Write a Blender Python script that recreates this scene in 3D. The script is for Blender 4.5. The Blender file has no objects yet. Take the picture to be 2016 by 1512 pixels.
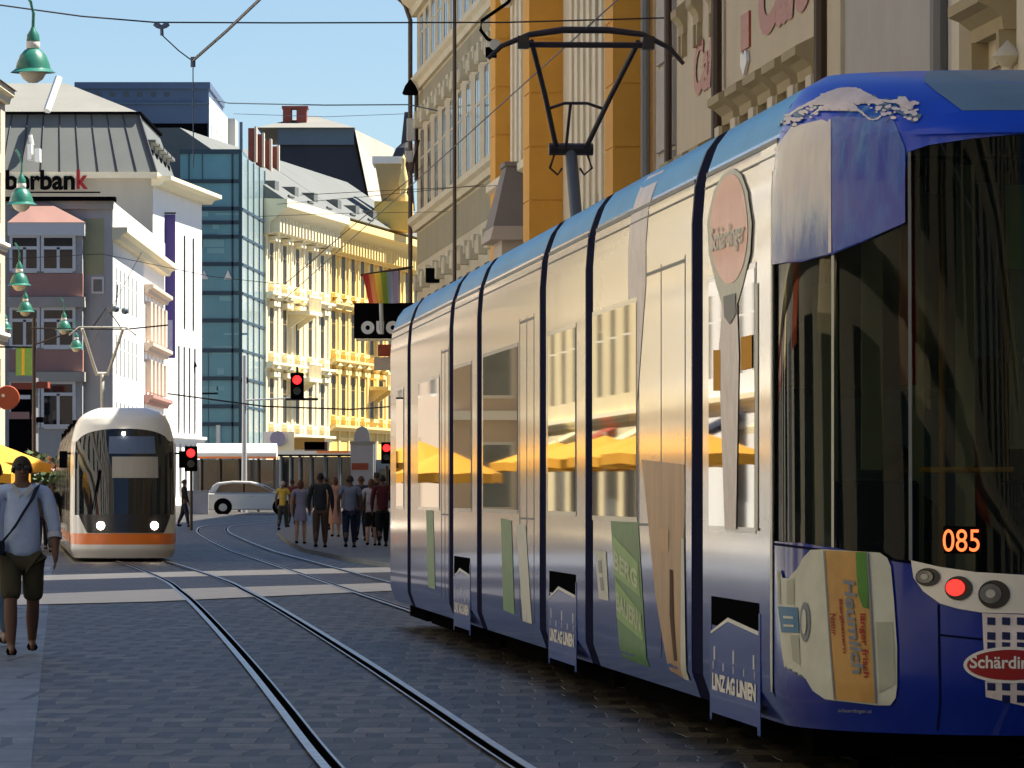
import bpy, bmesh, math, random
from mathutils import Vector, Matrix
random.seed(7)
SC = bpy.context.scene
COL = SC.collection
R = math.radians
# ---------------------------------------------------------------- camera
F, CX, H0, CH = 12100.0, 1008.0, 975.0, 1.38      # focal length and horizon measured in photo pixels, eye height in m
cam_d = bpy.data.cameras.new('camera'); cam = bpy.data.objects.new('camera', cam_d); COL.objects.link(cam)
cam.location = (0, 0, CH); cam.rotation_euler = (R(90), 0, 0)
cam_d.sensor_width = 36; cam_d.lens = 36*F/2016; cam_d.shift_y = (H0-756)/2016
cam_d.clip_start = 1; cam_d.clip_end = 4000
SC.camera = cam
# ---------------------------------------------------------------- light
SUN_AZ, SUN_EL = R(72), R(58)                      # azimuth clockwise from +Y
SC.world = bpy.data.worlds.new('World'); SC.world.use_nodes = True
wn = SC.world.node_tree; wn.nodes.clear()
sky = wn.nodes.new('ShaderNodeTexSky'); sky.sky_type = 'NISHITA'; sky.sun_disc = False
sky.sun_elevation = SUN_EL; sky.sun_rotation = SUN_AZ; sky.altitude = 1500; sky.air_density = 1.0; sky.dust_density = 0.0; sky.ozone_density = 5.0
bg = wn.nodes.new('ShaderNodeBackground'); bg.inputs[1].default_value = 0.05
wo = wn.nodes.new('ShaderNodeOutputWorld')
wn.links.new(sky.outputs[0], bg.inputs[0]); wn.links.new(bg.outputs[0], wo.inputs[0])
sd = bpy.data.lights.new('sun', 'SUN'); sd.energy = 5.0; sd.angle = R(0.5); sd.color = (1, .93, .80)
sun = bpy.data.objects.new('sun', sd); COL.objects.link(sun)
dv = Vector((math.sin(SUN_AZ)*math.cos(SUN_EL), math.cos(SUN_AZ)*math.cos(SUN_EL), math.sin(SUN_EL)))
sun.rotation_euler = dv.to_track_quat('Z', 'Y').to_euler(); sun.location = (60, 60, 90)
SC.view_settings.view_transform = 'Standard'; SC.view_settings.look = 'None'
SC.view_settings.exposure = 1.35; SC.view_settings.gamma = 1
SC.view_settings.use_curve_mapping = False
# ---------------------------------------------------------------- helpers
def P(px, py, Y): return Vector(((px-CX)*Y/F, Y, CH+(H0-py)*Y/F))
def G(px, py):
    Y = CH*F/(py-H0); return ((px-CX)*Y/F, Y)
def GZ(Y): return 0.0 if Y < 150 else min((Y-150)*.0038, .95)
M = {}
def mat(name, c, rough=.7, metal=0, spec=.5, coat=0, var=0, vs=1.0, emit=0, bump=0, bs=20, stretch=None, ec=None):
    m = bpy.data.materials.new(name); m.use_nodes = True; nt = m.node_tree; b = nt.nodes['Principled BSDF']
    b.inputs['Base Color'].default_value = (*c, 1); b.inputs['Roughness'].default_value = rough
    b.inputs['Metallic'].default_value = metal; b.inputs['Specular IOR Level'].default_value = spec
    b.inputs['Coat Weight'].default_value = coat; b.inputs['Coat Roughness'].default_value = .04
    if emit:
        b.inputs['Emission Color'].default_value = (*(ec or c), 1); b.inputs['Emission Strength'].default_value = emit
    if var or bump:
        tc = nt.nodes.new('ShaderNodeTexCoord'); mp = nt.nodes.new('ShaderNodeMapping')
        nt.links.new(tc.outputs['Object'], mp.inputs[0])
        if stretch: mp.inputs['Scale'].default_value = stretch
    if var:
        n = nt.nodes.new('ShaderNodeTexNoise'); n.inputs['Scale'].default_value = vs; n.inputs['Detail'].default_value = 8
        n.inputs['Roughness'].default_value = .65
        nt.links.new(mp.outputs[0], n.inputs['Vector'])
        r = nt.nodes.new('ShaderNodeMapRange'); r.inputs['From Min'].default_value = .3; r.inputs['From Max'].default_value = .7
        r.inputs['To Min'].default_value = 1-var; r.inputs['To Max'].default_value = 1+var*.6
        nt.links.new(n.outputs['Fac'], r.inputs['Value'])
        mx = nt.nodes.new('ShaderNodeVectorMath'); mx.operation = 'MULTIPLY'; mx.inputs[0].default_value = c
        nt.links.new(r.outputs[0], mx.inputs[1]); nt.links.new(mx.outputs[0], b.inputs['Base Color'])
    if bump:
        n2 = nt.nodes.new('ShaderNodeTexNoise'); n2.inputs['Scale'].default_value = bs; n2.inputs['Detail'].default_value = 5
        nt.links.new(mp.outputs[0], n2.inputs['Vector'])
        bp = nt.nodes.new('ShaderNodeBump'); bp.inputs['Strength'].default_value = bump; bp.inputs['Distance'].default_value = .02
        nt.links.new(n2.outputs['Fac'], bp.inputs['Height']); nt.links.new(bp.outputs[0], b.inputs['Normal'])
    M[name] = m; return m
def glassmat(name, tint, rough=.02, trans=.3, spec=.6):
    m = bpy.data.materials.new(name); m.use_nodes = True; nt = m.node_tree; b = nt.nodes['Principled BSDF']
    b.inputs['Base Color'].default_value = (*tint, 1); b.inputs['Roughness'].default_value = rough
    b.inputs['Specular IOR Level'].default_value = spec
    tr = nt.nodes.new('ShaderNodeBsdfTransparent'); tr.inputs[0].default_value = (.75, .82, .78, 1)
    mx = nt.nodes.new('ShaderNodeMixShader'); mx.inputs[0].default_value = trans
    o = nt.nodes['Material Output']
    nt.links.new(b.outputs[0], mx.inputs[1]); nt.links.new(tr.outputs[0], mx.inputs[2]); nt.links.new(mx.outputs[0], o.inputs[0])
    M[name] = m; return m

class MB:
    def __init__(s): s.v = []; s.f = []; s.m = []; s.mi = 0; s.smooth = False
    def quad(s, a, b, c, d): i = len(s.v); s.v += [tuple(a), tuple(b), tuple(c), tuple(d)]; s.f.append((i, i+1, i+2, i+3)); s.m.append(s.mi); return s
    def poly(s, pts): i = len(s.v); s.v += [tuple(p) for p in pts]; s.f.append(tuple(range(i, i+len(pts)))); s.m.append(s.mi); return s
    def box(s, x0, x1, y0, y1, z0, z1):
        i = len(s.v)
        s.v += [(x0,y0,z0),(x1,y0,z0),(x1,y1,z0),(x0,y1,z0),(x0,y0,z1),(x1,y0,z1),(x1,y1,z1),(x0,y1,z1)]
        for q in ((0,3,2,1),(4,5,6,7),(0,1,5,4),(1,2,6,5),(2,3,7,6),(3,0,4,7)): s.f.append(tuple(i+k for k in q)); s.m.append(s.mi)
        return s
    def prism(s, pts, ax, a, b):      # pts 2D polygon, extruded along axis 0/1/2 from a to b
        def mk(p, t):
            return (t, p[0], p[1]) if ax == 0 else ((p[0], t, p[1]) if ax == 1 else (p[0], p[1], t))
        n = len(pts); i = len(s.v)
        s.v += [mk(p, a) for p in pts]+[mk(p, b) for p in pts]
        s.f.append(tuple(range(i, i+n))[::-1]); s.f.append(tuple(range(i+n, i+2*n))); s.m += [s.mi]*2
        for k in range(n): s.f.append((i+k, i+(k+1) % n, i+n+(k+1) % n, i+n+k)); s.m.append(s.mi)
        return s
    def frustum(s, r0, z0, r1, z1):   # r = (x0,x1,y0,y1)
        i = len(s.v)
        for r, z in ((r0, z0), (r1, z1)): s.v += [(r[0],r[2],z),(r[1],r[2],z),(r[1],r[3],z),(r[0],r[3],z)]
        for q in ((0,3,2,1),(4,5,6,7),(0,1,5,4),(1,2,6,5),(2,3,7,6),(3,0,4,7)): s.f.append(tuple(i+k for k in q)); s.m.append(s.mi)
        return s
    def tube(s, pts, r, n=8, cap=True):
        pts = [Vector(p) for p in pts]; rs = r if isinstance(r, (list, tuple)) else [r]*len(pts)
        i = len(s.v); prev = None
        for k, p in enumerate(pts):
            d = (pts[min(k+1, len(pts)-1)]-pts[max(k-1, 0)]).normalized()
            up = Vector((0, 0, 1)) if abs(d.z) < .95 else Vector((0, 1, 0))
            x = d.cross(up).normalized(); y = x.cross(d)
            for j in range(n):
                a = 2*math.pi*j/n; s.v.append(tuple(p+x*math.cos(a)*rs[k]+y*math.sin(a)*rs[k]))
        for k in range(len(pts)-1):
            for j in range(n):
                a, b = i+k*n+j, i+k*n+(j+1) % n; s.f.append((a, b, b+n, a+n)); s.m.append(s.mi)
        if cap:
            s.f.append(tuple(range(i, i+n))[::-1]); s.f.append(tuple(i+(len(pts)-1)*n+j for j in range(n))); s.m += [s.mi]*2
        return s
    def lathe(s, prof, c=(0,0,0), n=20, ax=2):
        i = len(s.v)
        for (r, z) in prof:
            for j in range(n):
                a = 2*math.pi*j/n; u, w = r*math.cos(a), r*math.sin(a)
                p = (u, w, z) if ax == 2 else ((z, u, w) if ax == 0 else (u, z, w))
                s.v.append((p[0]+c[0], p[1]+c[1], p[2]+c[2]))
        for k in range(len(prof)-1):
            for j in range(n):
                a, b = i+k*n+j, i+k*n+(j+1) % n; s.f.append((a, b, b+n, a+n)); s.m.append(s.mi)
        return s
    def build(s, name, mats, parent=None, smooth=False, loc=None, bevel=0):
        me = bpy.data.meshes.new(name); me.from_pydata(s.v, [], s.f)
        if not isinstance(mats, (list, tuple)): mats = [mats]
        for m in mats: me.materials.append(M[m] if isinstance(m, str) else m)
        me.polygons.foreach_set('material_index', [min(k, len(mats)-1) for k in s.m])
        bm = bmesh.new(); bm.from_mesh(me); bmesh.ops.remove_doubles(bm, verts=bm.verts, dist=1e-5)
        bmesh.ops.recalc_face_normals(bm, faces=bm.faces); bm.to_mesh(me); bm.free()
        if smooth or s.smooth:
            me.polygons.foreach_set('use_smooth', [True]*len(me.polygons))
            if smooth != 'all': me.set_sharp_from_angle(angle=R(38))
        o = bpy.data.objects.new(name, me); COL.objects.link(o)
        if parent: o.parent = parent
        if loc: o.location = loc
        if bevel:
            b = o.modifiers.new('bevel', 'BEVEL'); b.width = bevel; b.segments = 2; b.limit_method = 'ANGLE'
        return o
def tag(o, label=None, cat=None, group=None, kind=None):
    for k, v in (('label', label), ('category', cat), ('group', group), ('kind', kind)):
        if v: o[k] = v
    return o
def empty(name, loc, rz=0, label=None, cat=None, group=None):
    o = bpy.data.objects.new(name, None); COL.objects.link(o); o.location = loc; o.rotation_euler = (0, 0, rz)
    o.empty_display_size = .2; return tag(o, label, cat, group)
def kids(o): return [c for c in bpy.data.objects if c.parent == o]
def copy_tree(o, parent=None):
    c = o.copy(); COL.objects.link(c); c.parent = parent
    for ch in kids(o): copy_tree(ch, c)
    return c
def text2d(s, bold=0.0, italic=0):
    cu = bpy.data.curves.new('t', 'FONT'); cu.body = s; cu.size = 1; cu.offset = bold; cu.resolution_u = 4; cu.shear = italic
    o = bpy.data.objects.new('t', cu); COL.objects.link(o)
    dg = bpy.context.evaluated_depsgraph_get(); me = bpy.data.meshes.new_from_object(o.evaluated_get(dg))
    v = [(a.co.x, a.co.y) for a in me.vertices]; f = [tuple(p.vertices) for p in me.polygons]
    bpy.data.objects.remove(o); bpy.data.curves.remove(cu); bpy.data.meshes.remove(me)
    x0 = min(a[0] for a in v); x1 = max(a[0] for a in v); y0 = min(a[1] for a in v); y1 = max(a[1] for a in v)
    return [((a-x0)/(x1-x0), (b-y0)/(y1-y0)) for a, b in v], f      # normalised to the unit square
def text_obj(s, fn, name, m, parent=None, bold=0.02, italic=0):
    v, f = text2d(s, bold, italic); me = bpy.data.meshes.new(name); me.from_pydata([tuple(fn(a, b)) for a, b in v], [], f)
    me.materials.append(M[m]); o = bpy.data.objects.new(name, me); COL.objects.link(o)
    if parent: o.parent = parent
    return o
def decal(pts, fn, name, m, parent, step=12):
    """flat 2D polygon, finely divided and laid on a curved panel by fn"""
    bm = bmesh.new(); vs = [bm.verts.new((p[0], p[1], 0)) for p in pts]; bm.faces.new(vs)
    bmesh.ops.triangulate(bm, faces=bm.faces[:])
    for _ in range(7):
        es = [e for e in bm.edges if e.calc_length() > step]
        if not es: break
        bmesh.ops.subdivide_edges(bm, edges=es, cuts=1, use_grid_fill=False)
        bmesh.ops.triangulate(bm, faces=[f for f in bm.faces if len(f.verts) > 3])
    for v in bm.verts: v.co = Vector(fn(v.co.x, v.co.y))
    me = bpy.data.meshes.new(name); bm.to_mesh(me); bm.free(); me.materials.append(M[m])
    me.polygons.foreach_set('use_smooth', [True]*len(me.polygons))
    o = bpy.data.objects.new(name, me); COL.objects.link(o); o.parent = parent
    return o
def oval(cx, cy, a, b, n=28): return [(cx+a*math.cos(2*math.pi*k/n), cy+b*math.sin(2*math.pi*k/n)) for k in range(n)]
# ---------------------------------------------------------------- materials
mat('cream', (.66,.55,.38), .85, var=.10, vs=.6, bump=.3, bs=6)
mat('cream_trim', (.74,.65,.48), .8, var=.10, vs=1.2)
mat('tan', (.44,.35,.20), .85, var=.12, vs=.8)
mat('greybeige', (.53,.47,.34), .85, var=.14, vs=.5, bump=.3, bs=5)
mat('greybeige_trim', (.61,.55,.40), .8, var=.12, vs=1.5)
mat('greybeige_dark', (.30,.27,.18), .85, var=.12, vs=.8)
mat('ochre', (.74,.36,.05), .8, var=.10, vs=.8)
mat('pinkbeige', (.50,.42,.34), .85, var=.10, vs=.7)
mat('plaster', (.50,.46,.41), .9, var=.10, vs=.9, bump=.6, bs=1.6)
mat('pipe', (.07,.04,.025), .5)
mat('pipe_grey', (.20,.20,.20), .5)
mat('pane', (.015,.018,.022), .06, spec=.7)
mat('pane_pale', (.16,.18,.19), .15, spec=.6, var=.4, vs=.7)
mat('frame_white', (.74,.73,.70), .5)
mat('frame_dark', (.05,.05,.055), .5)
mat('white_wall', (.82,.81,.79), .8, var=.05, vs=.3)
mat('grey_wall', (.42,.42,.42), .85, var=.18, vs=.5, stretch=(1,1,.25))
mat('grey_green', (.38,.38,.22), .85, var=.15, vs=.4)
mat('warm_grey', (.44,.41,.35), .85, var=.14, vs=.5, stretch=(1,1,.3))
mat('red_panel', (.44,.24,.20), .8, var=.15, vs=.5)
mat('roof_seam', (.13,.14,.135), .7, var=.12, vs=.4)
mat('roof_light', (.22,.22,.20), .75, var=.12, vs=.4)
mat('roof_dark', (.045,.045,.055), .7, var=.2, vs=.4)
mat('roof_brown', (.20,.10,.08), .8, var=.15, vs=.8)
mat('oriel_roof', (.22,.19,.17), .8, var=.12, vs=1)
mat('slate_blue', (.10,.15,.25), .6, var=.12, vs=.3)
mat('blue_grey', (.12,.18,.24), .6, var=.1, vs=.5)
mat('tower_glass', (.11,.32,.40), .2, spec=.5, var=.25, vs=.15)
mat('tower_glass_lit', (.35,.47,.49), .15, spec=.8, var=.2, vs=.25)  # paler copy of the tower glass, sunlight held in the colour
mat('tower_panel', (.18,.40,.46), .3)
mat('tower_frame', (.015,.05,.085), .5)
mat('pale_yellow', (.72,.60,.36), .8, var=.18, vs=.5)
mat('pale_trim', (.80,.72,.50), .8)
mat('gold', (.74,.50,.13), .8, var=.22, vs=.5)
mat('gold_trim', (.80,.62,.26), .8)
mat('gold_dark', (.36,.20,.04), .8)
mat('pinkcream', (.62,.50,.40), .85, var=.06, vs=.4)
mat('chimney_red', (.28,.07,.05), .85, var=.2, vs=1)
mat('banner_purple', (.05,.03,.17), .7)
mat('black', (.005,.005,.006), 1, spec=0)
mat('pane_dark', (.022,.020,.018), .45, spec=.12)
mat('black_gloss', (.012,.012,.014), .25)
mat('rubber_blue', (.004,.006,.035), .9, spec=.05)
mat('steel', (.62,.58,.52), .34, metal=1, var=.25, vs=3)
mat('groove', (.003,.003,.003), 1, spec=0)
mat('dark_metal', (.03,.02,.018), .45)
mat('grey_metal', (.10,.12,.15), .45)
mat('light_metal', (.50,.50,.46), .45)
mat('lamp_green', (.02,.17,.13), .35, coat=.3)
mat('lamp_glow', (.62,.55,.42), .5)
mat('white_paint', (.80,.78,.72), .35, coat=.6)
mat('grey_paint', (.42,.42,.44), .35, coat=.5)
mat('orange_paint', (.85,.20,.02), .4, coat=.5)
mat('tram_white', (.72,.69,.63), .3, coat=.8)
mat('sky_blue', (.10,.42,.85), .5, spec=.25, coat=.08, var=.12, vs=.8)
mat('nose_blue', (.006,.07,.72), .35, spec=.35, coat=.25, var=.18, vs=1.5)
mat('deep_blue', (.004,.024,.30), .14, spec=.25, coat=.2, var=.15, vs=1.5)
mat('mid_blue', (.012,.10,.48), .4, spec=.3, coat=.2, var=.3, vs=2)
mat('visor_grey', (.12,.22,.34), .5, coat=.1, var=.1, vs=1.5)
mat('wave_white', (.80,.72,.74), .4, var=.2, vs=6)
mat('wave_blue', (.03,.12,.30), .4, var=.3, vs=5)
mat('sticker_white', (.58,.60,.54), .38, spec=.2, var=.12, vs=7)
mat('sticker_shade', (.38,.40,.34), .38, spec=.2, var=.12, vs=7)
mat('sticker_orange', (.52,.30,.10), .38, spec=.2, var=.15, vs=7)
mat('sticker_green', (.07,.22,.04), .38, spec=.2, var=.25, vs=5)
mat('sticker_green_pale', (.22,.42,.10), .38, spec=.2, var=.15, vs=5)
mat('sticker_text', (.20,.22,.27), .38, spec=.2)
mat('sticker_pale', (.48,.58,.36), .38, spec=.2)
mat('sticker_red', (.30,.015,.02), .38, spec=.2)
mat('sticker_navy', (.012,.02,.10), .38, spec=.2)
mat('sticker_blue', (.03,.16,.36), .38, spec=.2)
mat('sticker_washed_red', (.82,.38,.30), .35, spec=.25, coat=.08, var=.1, vs=3)  # red logo washed pale, the reflection over it mixed into the colour
mat('sticker_wood', (.45,.27,.12), .38, spec=.2, var=.3, vs=4, stretch=(1,1,.25))
mat('lettering_white', (.75,.75,.74), .5)
mat('red_sign', (.36,.06,.02), .5)
mat('red_lit', (.9,.02,.02), .4, emit=1.6, ec=(1,.015,.015))
mat('tail_lit', (.8,.01,.01), .3, emit=1.1, ec=(1,.02,.015))
mat('white_lit', (1,.95,.85), .4, emit=14, ec=(1,.8,.6))
mat('digits_lit', (.9,.2,.03), .4, emit=.8, ec=(1,.16,.04))
mat('lens', (.12,.12,.12), .1, spec=.9)
mat('umbrella_yellow', (.68,.32,.02), .8)
mat('skin', (.13,.07,.05), .55, spec=.3)
mat('skin_pale', (.45,.28,.20), .55, spec=.3)
mat('hair_dark', (.02,.014,.01), .7)
mat('hair_brown', (.10,.035,.02), .7)
mat('hair_grey', (.32,.29,.27), .7)
mat('leaf', (.05,.09,.02), .6, var=.3, vs=4)
mat('flower', (.55,.25,.2), .6)
mat('stone_band', (.93,.90,.82), .8, var=.14, vs=2.2)
mat('slab', (.115,.135,.165), .75, var=.25, vs=2)
mat('far_pave', (.17,.19,.21), .8, var=.15, vs=.6)
for k, c in dict(shirt_blue=(.42,.54,.80), cuff=(.5,.56,.66), strap=(.01,.014,.035), olive=(.06,.055,.035), yellow=(.48,.36,.07),
                 lavender=(.28,.27,.38), darkgrey=(.035,.04,.045), pinktop=(.42,.24,.20), plaid=(.20,.23,.32), navy=(.02,.025,.05),
                 whitetop=(.45,.44,.47), wine=(.10,.02,.025), black_cloth=(.012,.012,.014), jeans=(.16,.24,.36), browncloth=(.10,.06,.04), red=(.35,.04,.03)).items():
    mat('cloth_'+k, c, .85, spec=.2, bump=.25, bs=9, var=.18, vs=4)
glassmat('nose_glass', (.004,.007,.006), .015, .42, .16)
glassmat('tram_glass', (.012,.015,.018), .015, .12)
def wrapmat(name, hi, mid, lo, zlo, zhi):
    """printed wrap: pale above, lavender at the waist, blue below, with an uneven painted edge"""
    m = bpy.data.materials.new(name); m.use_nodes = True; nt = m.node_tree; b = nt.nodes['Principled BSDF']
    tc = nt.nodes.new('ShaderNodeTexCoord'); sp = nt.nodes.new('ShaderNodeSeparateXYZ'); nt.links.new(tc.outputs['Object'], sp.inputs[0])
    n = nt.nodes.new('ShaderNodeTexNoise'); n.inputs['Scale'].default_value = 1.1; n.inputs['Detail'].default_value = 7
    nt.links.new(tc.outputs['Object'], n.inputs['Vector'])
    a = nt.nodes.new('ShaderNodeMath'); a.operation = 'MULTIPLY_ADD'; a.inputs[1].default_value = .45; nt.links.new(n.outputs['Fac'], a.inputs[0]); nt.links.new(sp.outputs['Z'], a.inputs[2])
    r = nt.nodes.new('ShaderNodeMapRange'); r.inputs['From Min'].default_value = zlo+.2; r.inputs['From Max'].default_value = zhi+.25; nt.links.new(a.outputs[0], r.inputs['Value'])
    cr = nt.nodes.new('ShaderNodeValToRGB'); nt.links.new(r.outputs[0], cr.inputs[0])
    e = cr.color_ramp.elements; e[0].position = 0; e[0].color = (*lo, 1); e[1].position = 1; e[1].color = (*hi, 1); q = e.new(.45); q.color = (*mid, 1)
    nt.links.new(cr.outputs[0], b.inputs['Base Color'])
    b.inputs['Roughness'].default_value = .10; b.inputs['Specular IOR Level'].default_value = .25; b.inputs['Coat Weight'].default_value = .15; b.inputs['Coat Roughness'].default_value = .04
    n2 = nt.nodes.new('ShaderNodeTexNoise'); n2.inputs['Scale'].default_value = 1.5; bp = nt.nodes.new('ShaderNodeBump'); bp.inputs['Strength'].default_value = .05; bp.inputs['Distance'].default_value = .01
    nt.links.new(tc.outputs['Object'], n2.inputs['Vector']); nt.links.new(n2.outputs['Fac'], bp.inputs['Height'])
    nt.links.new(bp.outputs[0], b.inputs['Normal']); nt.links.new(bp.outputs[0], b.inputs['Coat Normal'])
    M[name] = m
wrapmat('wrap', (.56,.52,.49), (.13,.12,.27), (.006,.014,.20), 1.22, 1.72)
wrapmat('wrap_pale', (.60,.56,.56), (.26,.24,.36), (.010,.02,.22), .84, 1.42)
def printmat(name, ramp, zs, zamt, namt, sc):
    """printed water picture: streaky noise mixed with height on the vehicle"""
    m = bpy.data.materials.new(name); m.use_nodes = True; nt = m.node_tree; b = nt.nodes['Principled BSDF']
    tc = nt.nodes.new('ShaderNodeTexCoord'); mp = nt.nodes.new('ShaderNodeMapping'); mp.inputs['Scale'].default_value = sc; nt.links.new(tc.outputs['Object'], mp.inputs[0])
    n = nt.nodes.new('ShaderNodeTexNoise'); n.inputs['Scale'].default_value = 3; n.inputs['Detail'].default_value = 9; n.inputs['Roughness'].default_value = .62; n.inputs['Distortion'].default_value = .6
    nt.links.new(mp.outputs[0], n.inputs['Vector']); sp = nt.nodes.new('ShaderNodeSeparateXYZ'); nt.links.new(tc.outputs['Object'], sp.inputs[0])
    r = nt.nodes.new('ShaderNodeMapRange'); r.inputs['From Min'].default_value = zs[0]; r.inputs['From Max'].default_value = zs[1]; nt.links.new(sp.outputs['Z'], r.inputs['Value'])
    k = nt.nodes.new('ShaderNodeMath'); k.operation = 'MULTIPLY'; k.inputs[1].default_value = zamt; nt.links.new(r.outputs[0], k.inputs[0])
    q = nt.nodes.new('ShaderNodeMath'); q.operation = 'MULTIPLY_ADD'; q.inputs[1].default_value = namt; nt.links.new(n.outputs['Fac'], q.inputs[0]); nt.links.new(k.outputs[0], q.inputs[2])
    cr = nt.nodes.new('ShaderNodeValToRGB'); nt.links.new(q.outputs[0], cr.inputs[0]); e = cr.color_ramp.elements
    e[0].position, e[0].color = ramp[0][0], (*ramp[0][1], 1); e[1].position, e[1].color = ramp[-1][0], (*ramp[-1][1], 1)
    for p, cc in ramp[1:-1]: x = e.new(p); x.color = (*cc, 1)
    nt.links.new(cr.outputs[0], b.inputs['Base Color']); b.inputs['Roughness'].default_value = .35; b.inputs['Coat Weight'].default_value = .3; b.inputs['Coat Roughness'].default_value = .08
    M[name] = m
printmat('splash', [(.22,(.005,.03,.30)),(.44,(.03,.12,.46)),(.62,(.40,.46,.64)),(.80,(.66,.62,.70)),(.98,(.74,.70,.72))], (2.42, 2.95), .62, .62, (3, 3, 1.1))
printmat('water', [(.40,(.003,.025,.42)),(.52,(.005,.05,.46)),(.62,(.012,.10,.50)),(.72,(.06,.22,.58)),(.84,(.30,.42,.68))], (2.4, 3.2), .12, .98, (3.2, 3.2, .9))
def paving(name, c1, c2, cm, bw, rh, mortar=.012, off=.5, vari=.35):
    m = bpy.data.materials.new(name); m.use_nodes = True; nt = m.node_tree; b = nt.nodes['Principled BSDF']
    tc = nt.nodes.new('ShaderNodeTexCoord'); br = nt.nodes.new('ShaderNodeTexBrick')
    wb = nt.nodes.new('ShaderNodeTexNoise'); wb.inputs['Scale'].default_value = .7; nt.links.new(tc.outputs['Object'], wb.inputs['Vector'])
    wa = nt.nodes.new('ShaderNodeVectorMath'); wa.operation = 'MULTIPLY_ADD'; wa.inputs[1].default_value = (.25, .5, 0); nt.links.new(wb.outputs['Color'], wa.inputs[0]); nt.links.new(tc.outputs['Object'], wa.inputs[2])
    nt.links.new(wa.outputs[0], br.inputs[0])
    br.inputs['Color1'].default_value = (*c1, 1); br.inputs['Color2'].default_value = (*c2, 1); br.inputs['Mortar'].default_value = (*cm, 1)
    br.inputs['Scale'].default_value = 1; br.inputs['Brick Width'].default_value = bw; br.inputs['Row Height'].default_value = rh
    br.inputs['Mortar Size'].default_value = mortar; br.inputs['Bias'].default_value = 0; br.offset = off
    mp = nt.nodes.new('ShaderNodeMapping'); mp.inputs['Scale'].default_value = (3.2, .9, 1); nt.links.new(tc.outputs['Object'], mp.inputs[0])
    n = nt.nodes.new('ShaderNodeTexNoise'); n.inputs['Scale'].default_value = 1.3; n.inputs['Detail'].default_value = 9; n.inputs['Roughness'].default_value = .7
    nt.links.new(mp.outputs[0], n.inputs['Vector'])
    r = nt.nodes.new('ShaderNodeMapRange'); r.inputs['From Min'].default_value = .35; r.inputs['From Max'].default_value = .65
    r.inputs['To Min'].default_value = 1-vari; r.inputs['To Max'].default_value = 1+vari; nt.links.new(n.outputs['Fac'], r.inputs['Value'])
    mx = nt.nodes.new('ShaderNodeVectorMath'); mx.operation = 'MULTIPLY'; nt.links.new(br.outputs[0], mx.inputs[0]); nt.links.new(r.outputs[0], mx.inputs[1])
    n3 = nt.nodes.new('ShaderNodeTexNoise'); n3.inputs['Scale'].default_value = .35; n3.inputs['Detail'].default_value = 6; n3.inputs['Roughness'].default_value = .75; nt.links.new(tc.outputs['Object'], n3.inputs['Vector'])
    r3 = nt.nodes.new('ShaderNodeMapRange'); r3.inputs['From Min'].default_value = .38; r3.inputs['From Max'].default_value = .62; r3.inputs['To Min'].default_value = .72; r3.inputs['To Max'].default_value = 1.3; nt.links.new(n3.outputs['Fac'], r3.inputs['Value'])
    m3 = nt.nodes.new('ShaderNodeVectorMath'); m3.operation = 'MULTIPLY'; nt.links.new(mx.outputs[0], m3.inputs[0]); nt.links.new(r3.outputs[0], m3.inputs[1])
    nt.links.new(m3.outputs[0], b.inputs['Base Color']); b.inputs['Roughness'].default_value = .5
    iv = nt.nodes.new('ShaderNodeMath'); iv.operation = 'SUBTRACT'; iv.inputs[0].default_value = 1; nt.links.new(br.outputs['Fac'], iv.inputs[1])
    ad = nt.nodes.new('ShaderNodeMath'); ad.operation = 'ADD'; nt.links.new(iv.outputs[0], ad.inputs[0]); nt.links.new(n.outputs['Fac'], ad.inputs[1])
    bp = nt.nodes.new('ShaderNodeBump'); bp.inputs['Strength'].default_value = .6; bp.inputs['Distance'].default_value = .03
    nt.links.new(ad.outputs[0], bp.inputs['Height']); nt.links.new(bp.outputs[0], b.inputs['Normal'])
    M[name] = m
paving('setts', (.120,.103,.083), (.040,.036,.032), (.006,.006,.006), .42, .80, .055, vari=.55)
paving('warm_setts', (.12,.10,.095), (.075,.064,.062), (.03,.026,.025), .22, .4, .02, vari=.3)
paving('slabs', (.15,.175,.21), (.11,.13,.165), (.04,.045,.055), .9, 1.6, .03, vari=.2)
# ================================================================ the ground
def strip(name, pl, pr, m, dz, kind='structure', z=True):
    mb = MB()
    for k in range(len(pl)-1):
        a, b, c, d = pl[k], pr[k], pr[k+1], pl[k+1]
        mb.quad(*[(p[0], p[1], (GZ(p[1]) if z else 0)+dz) for p in (a, b, c, d)])
    o = mb.build(name, m); return tag(o, kind=kind)
ys = [-60, 20, 60, 100, 150, 200, 250, 300, 360, 420, 2500]
strip('road', [(-700, y) for y in ys], [(700, y) for y in ys], 'setts', 0)
LW = lambda Y: -.148-.0735*Y                        # edge of the left pavement
yy = [-20, 30, 50, 77, 110, 140]
strip('left_pavement', [(-14-.0725*y, y) for y in yy], [(LW(y), y) for y in yy], 'slabs', .004)
# far right pavement with a curved kerb
kb = [(-7.6,215),(-7.35,192),(-6.3,170),(-5.0,148),(-3.5,128.5),(-2.2,115),(-.4,95)]
mb = MB()
for k in range(len(kb)-1):
    a, b = kb[k], kb[k+1]; za, zb = GZ(a[1])+.1, GZ(b[1])+.1
    mb.quad((a[0],a[1],za),(b[0],b[1],zb),(8,b[1],zb),(8,a[1],za))
    mb.quad((a[0],a[1],za-.2),(b[0],b[1],zb-.2),(b[0],b[1],zb),(a[0],a[1],za))
tag(mb.build('right_pavement', 'far_pave'), kind='structure')
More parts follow.
